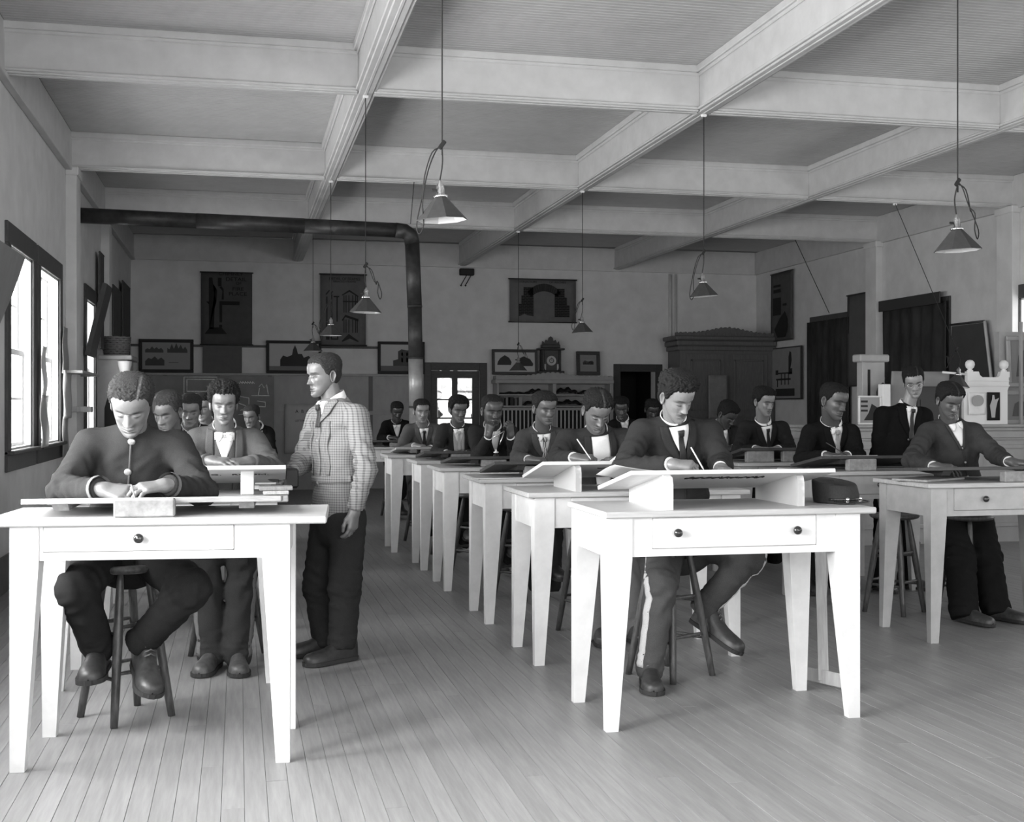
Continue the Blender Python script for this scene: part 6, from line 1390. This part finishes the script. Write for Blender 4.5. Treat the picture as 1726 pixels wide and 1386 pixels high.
sit('dark-skinned man holding up a compass before his chin at the fourth middle table', 10.08, (830, 692), 54, (831, 722), ((798, 726), (864, 726)), ((806, 770), (868, 768)), ((822, 738), (861, 738)), (('grip', (.15, -.25, 1), (-.5, -.8, .1)), ('grip', (-.15, -.25, 1), (.5, -.8, .1))), (832, 820), yaw=8, pitch=12, dY=dict(el=-.16, wr=-.30), skin=.055, coat=.024, trouser=.02,
    hair=dict(thick=.006, curl=.0010, line=.006), hairtone=.015, face=dict(lips=1.2), tie=None, seed=14, kn=((818, 855), (850, 855)), an=((838, 950), (858, 945)), so=(.06, .2), fd=((.05, -1, 0), (.1, -1, -.1)), shoes=.03, **MI)
cpos = at(850, 727, 9.72); b = MB(); b.tube([cpos, cpos + np.array([-.10, -.03, -.05])], .005, 6); b.tube([cpos, cpos + np.array([-.045, -.03, -.11])], .005, 6); tag(b.build('drawing_compass', mat('nickel', .75, .25, metal=1.0), None), 'bright drawing compass held up by the man at the fourth middle table', 'compass')
sit('man with bushy hair and a pale waistcoat at the fifth middle table', 11.35, (773, 690), 44, (771, 718), ((744, 722), (798, 723)), ((736, 765), (806, 764)), ((752, 764), (786, 766)), (('write', (.7, -.6, 0), DN), ('rest', (-.8, -.5, 0), DN)), (771, 802), yaw=10, pitch=16, skin=.08, coat=.03, trouser=.02,
    hair=dict(thick=.019, curl=.0026, sides=1.15), hairtone=.012, style='open', vest=.42, tie=('four', .4), seed=15, kn=((757, 832), (786, 832)), an=((765, 915), (784, 915)), so=(.08, .2), fd=((.0, -1, 0), (.1, -1, -.1)), shoes=.08, **LO)
sit('man with a thin moustache in a light grey suit at the sixth middle table', 12.55, (711, 693), 40, (713, 718), ((686, 722), (738, 722)), ((672, 764), (742, 760)), ((698, 752), (726, 756)), (('write', (.7, -.6, 0), DN), ('rest', (-.8, -.5, 0), DN)), (713, 795), yaw=4, pitch=10, skin=.17, coat=.09, trouser=.04,
    hair=dict(thick=.010, curl=.001), hairtone=.02, face=dict(moustache=.8), tie=('four', .02), seed=16, kn=((700, 822), (728, 822)), an=((705, 895), (726, 895)), so=(.2, .2), fd=((.0, -1, -.1), (.1, -1, -.1)), **LO)
sit('dark-suited man with bowed head at the small far table', 15.5, (669, 693), 31, (668, 712), ((648, 714), (688, 714)), ((642, 740), (694, 740)), ((656, 738), (682, 740)), (('rest', (.8, -.5, 0), DN), ('rest', (-.8, -.5, 0), DN)), (668, 765), yaw=4, pitch=26, skin=.05, coat=.012, trouser=.02, hair=dict(thick=.010, curl=.001), hairtone=.015, tie=None, seed=17, kn=((660, 790), (682, 790)), an=((655, 835), (676, 835)), so=(.06, .06), fd=((.0, -1, 0), (.1, -1, 0)), **LO)
# ---- right columns
sit('man mostly hidden behind the shoulder of the man with the neckerchief', 14.2, (1047, 688), 37, (1050, 708), ((1030, 714), (1072, 714)), ((1026, 748), (1076, 748)), ((1038, 748), (1062, 748)), (('rest', (.8, -.5, 0), DN), ('rest', (-.8, -.5, 0), DN)), (1051, 775), yaw=-16, pitch=22, skin=.05, coat=.012, trouser=.02, hair=dict(thick=.014, curl=.002), hairtone=.012, tie=None, seed=18, kn=None, **LO)
sit('man with only his dark hair showing behind the man with the moustache', 15.6, (1099, 691), 34, (1099, 714), ((1082, 718), (1118, 718)), ((1078, 750), (1122, 750)), ((1090, 750), (1110, 750)), (('rest', (.8, -.5, 0), DN), ('rest', (-.8, -.5, 0), DN)), (1100, 775), yaw=0, pitch=30, skin=.05, coat=.012, trouser=.02, hair=dict(thick=.014, curl=.002), hairtone=.02, tie=None, seed=19, kn=None, **LO)
sit('man with head bowed low over the fourth right table, in an open waistcoat', 11.55, (1226, 699), 44, (1214, 721), ((1188, 726), (1240, 726)), ((1182, 765), (1250, 762)), ((1203, 755), (1236, 755)), (('rest', (.8, -.5, 0), DN), ('rest', (-.8, -.5, 0), DN)), (1214, 795), yaw=26, pitch=40, skin=.045, coat=.022, trouser=.02, hair=dict(thick=.016, curl=.002), hairtone=.012, style='open', vest=.25, tie=None, seed=20, kn=((1200, 822), (1232, 822)), an=((1205, 905), (1232, 905)), so=(.2, .2), fd=((.0, -1, -.1), (.1, -1, -.1)), **LO)
sit('man with a moustache and striped shirt in a dark coat at the third right table', 10.1, (1288, 677), 48, (1287, 714), ((1253, 719), (1322, 719)), ((1244, 762), (1332, 760)), ((1272, 757), (1312, 757)), (('write', (.8, -.5, 0), DN), ('rest', (-.8, -.5, 0), DN)), (1290, 815), yaw=16, pitch=16, skin=.17, coat=.020, trouser=.02, hair=dict(thick=.017, curl=.0022, sides=1.1), hairtone=.012, face=dict(moustache=.7, goatee=.3), tie=('four', .015), vdepth=.20, collar='band', seed=21, kn=((1272, 850), (1308, 850)), an=((1278, 940), (1306, 940)), so=(.2, .2), fd=((.0, -1, -.1), (.1, -1, -.1)), **MI)
sit('man with a pale tie in a black coat writing at the second right table', 8.72, (1405, 676), 62, (1402, 716), ((1362, 722), (1438, 722)), ((1352, 775), (1446, 772)), ((1390, 768), (1428, 768)), (('write', (.75, -.55, 0), DN), ('rest', (-.8, -.5, 0), DN)), (1400, 845), yaw=22, pitch=16, roll=5, skin=.085, coat=.011, trouser=.018, hair=dict(thick=.007, curl=.001), hairtone=.012, face=dict(lips=1.15), tie=('four', .32), build=1.04, seed=22, kn=((1382, 885), (1424, 885)), an=((1362, 980), (1410, 985)), so=(.01, .2), fd=((-.1, -1, 0), (.1, -1, -.1)), shoes=.02, buttons=[(.21, -.03, .011, .6)], **MI)
w_ = at(1420, 764, 8.28); pencil('dark pen slanting in the hand of the man with the pale tie', w_ + np.array([.02, -.05, -.02]), (-.55, .15, .35), .19, mat('pen_dark', .04, .4))
SY = 8.62; ks = lambda px_, py_, d=0: at(px_, py_, SY + d)
person('standing man in spectacles and a black double-breasted suit at the right', ks(1540, 644, -.08), -24, 20, -7, .97, ks(1528, 686, .0), ks(1512, 845, .04), ks(1558, 702, .02), ks(1487, 700, .02), ks(1572, 772, .08), ks(1478, 775, .06), ks(1560, 828, -.02), ks(1484, 832, -.04),
    ('hang', (0, -.2, -1), (.9, 0, 0)), ('hang', (0, -.2, -1), (-.9, 0, 0)), kneeL=ks(1530, 915, 0), kneeR=ks(1490, 915, 0), ankL=ks(1528, 980, -.02), ankR=ks(1480, 984, -.08), footL=((.35, -.9, 0), np.array([*ks(1528, 980, -.02)[:2], .005])), footR=((.0, -1, 0), np.array([*ks(1480, 984, -.08)[:2], .005])),
    skin=.20, coat=.008, trouser=.014, hair=dict(thick=.012, curl=.0008, part=-.028), hairtone=.014, style='double', vdepth=.22, tie=('four', .012), build=1.0, seed=23, shoes=.05, skirt=.10, buttons=[(.25, -.02, .009, .1), (.40, -.045, .010, .3), (.40, .045, .010, .3)], **MI)
hc = ks(1540, 644, -.08); f_ = dirv(-24, 20); r_h = nrm(np.cross(f_, [0, 0, 1])); u_h = np.cross(r_h, f_); ec = hc + f_ * .095 + u_h * .002
t = thing('spectacles', 'thin wire spectacles worn by the standing man in the black suit', 'spectacles', tuple(ec))
for sg in (-1, 1):
    b = MB(); b.tube([r_h * (sg * .034 + .020 * math.cos(a)) + u_h * .017 * math.sin(a) for a in np.linspace(0, 2 * PI, 17)], .0014, 5); b.tube([r_h * sg * .054, r_h * sg * .078 - f_ * .095 + u_h * .004], .0012, 5); b.build('rim', mat('nickel', .75, .25, metal=1.0), t)
    b = MB(); b.lathe([(0, 0), (.0185, 0)], tuple(r_h * sg * .034), 16, axis=Vector(f_).to_track_quat('Z', 'Y').to_matrix()); b.build('lens', M_GLASS, t)
b = MB(); b.tube([r_h * -.014, u_h * .004 + f_ * .003, r_h * .014], .0014, 5); b.build('bridge', mat('nickel', .75, .25, metal=1.0), t)
# front right man in a cardigan, half-leaning on a stool
sit('young man in a buttoned cardigan leaning over the worn grey right table', 7.42, (1600, 675), 57, (1600, 712), ((1560, 722), (1644, 722)), ((1536, 776), (1680, 768)), ((1572, 786), (1700, 778)), (('rest', (.75, -.6, -.05), (0, -.35, 1)), ('rest', (.6, -.75, -.05), (0, -.3, 1))), (1625, 858), yaw=2, pitch=28, dY=dict(head=-.12, el=(-.18, -.18), wr=(-.50, -.50), pel=.06, kn=(-.14, -.10), an=(-.28, -.24)),
    kn=((1618, 945), (1662, 940)), an=((1625, 1032), (1678, 1026)), so=(.005, .005), fd=((.22, -1, 0), (.42, -1, 0)), skin=.085, coat=.044, trouser=.013, hair=dict(thick=.018, curl=.0012, part=.0), hairtone=.012, face=dict(fw=1.04, lips=1.3), style='cardigan', flare=1.42, vdepth=.15, tie=None, build=1.02, seed=24, shoes=.05, cuff=.6, buttons=[(.165, .0, .008, .3), (.26, .0, .008, .3), (.36, .0, .008, .3)], **HI)
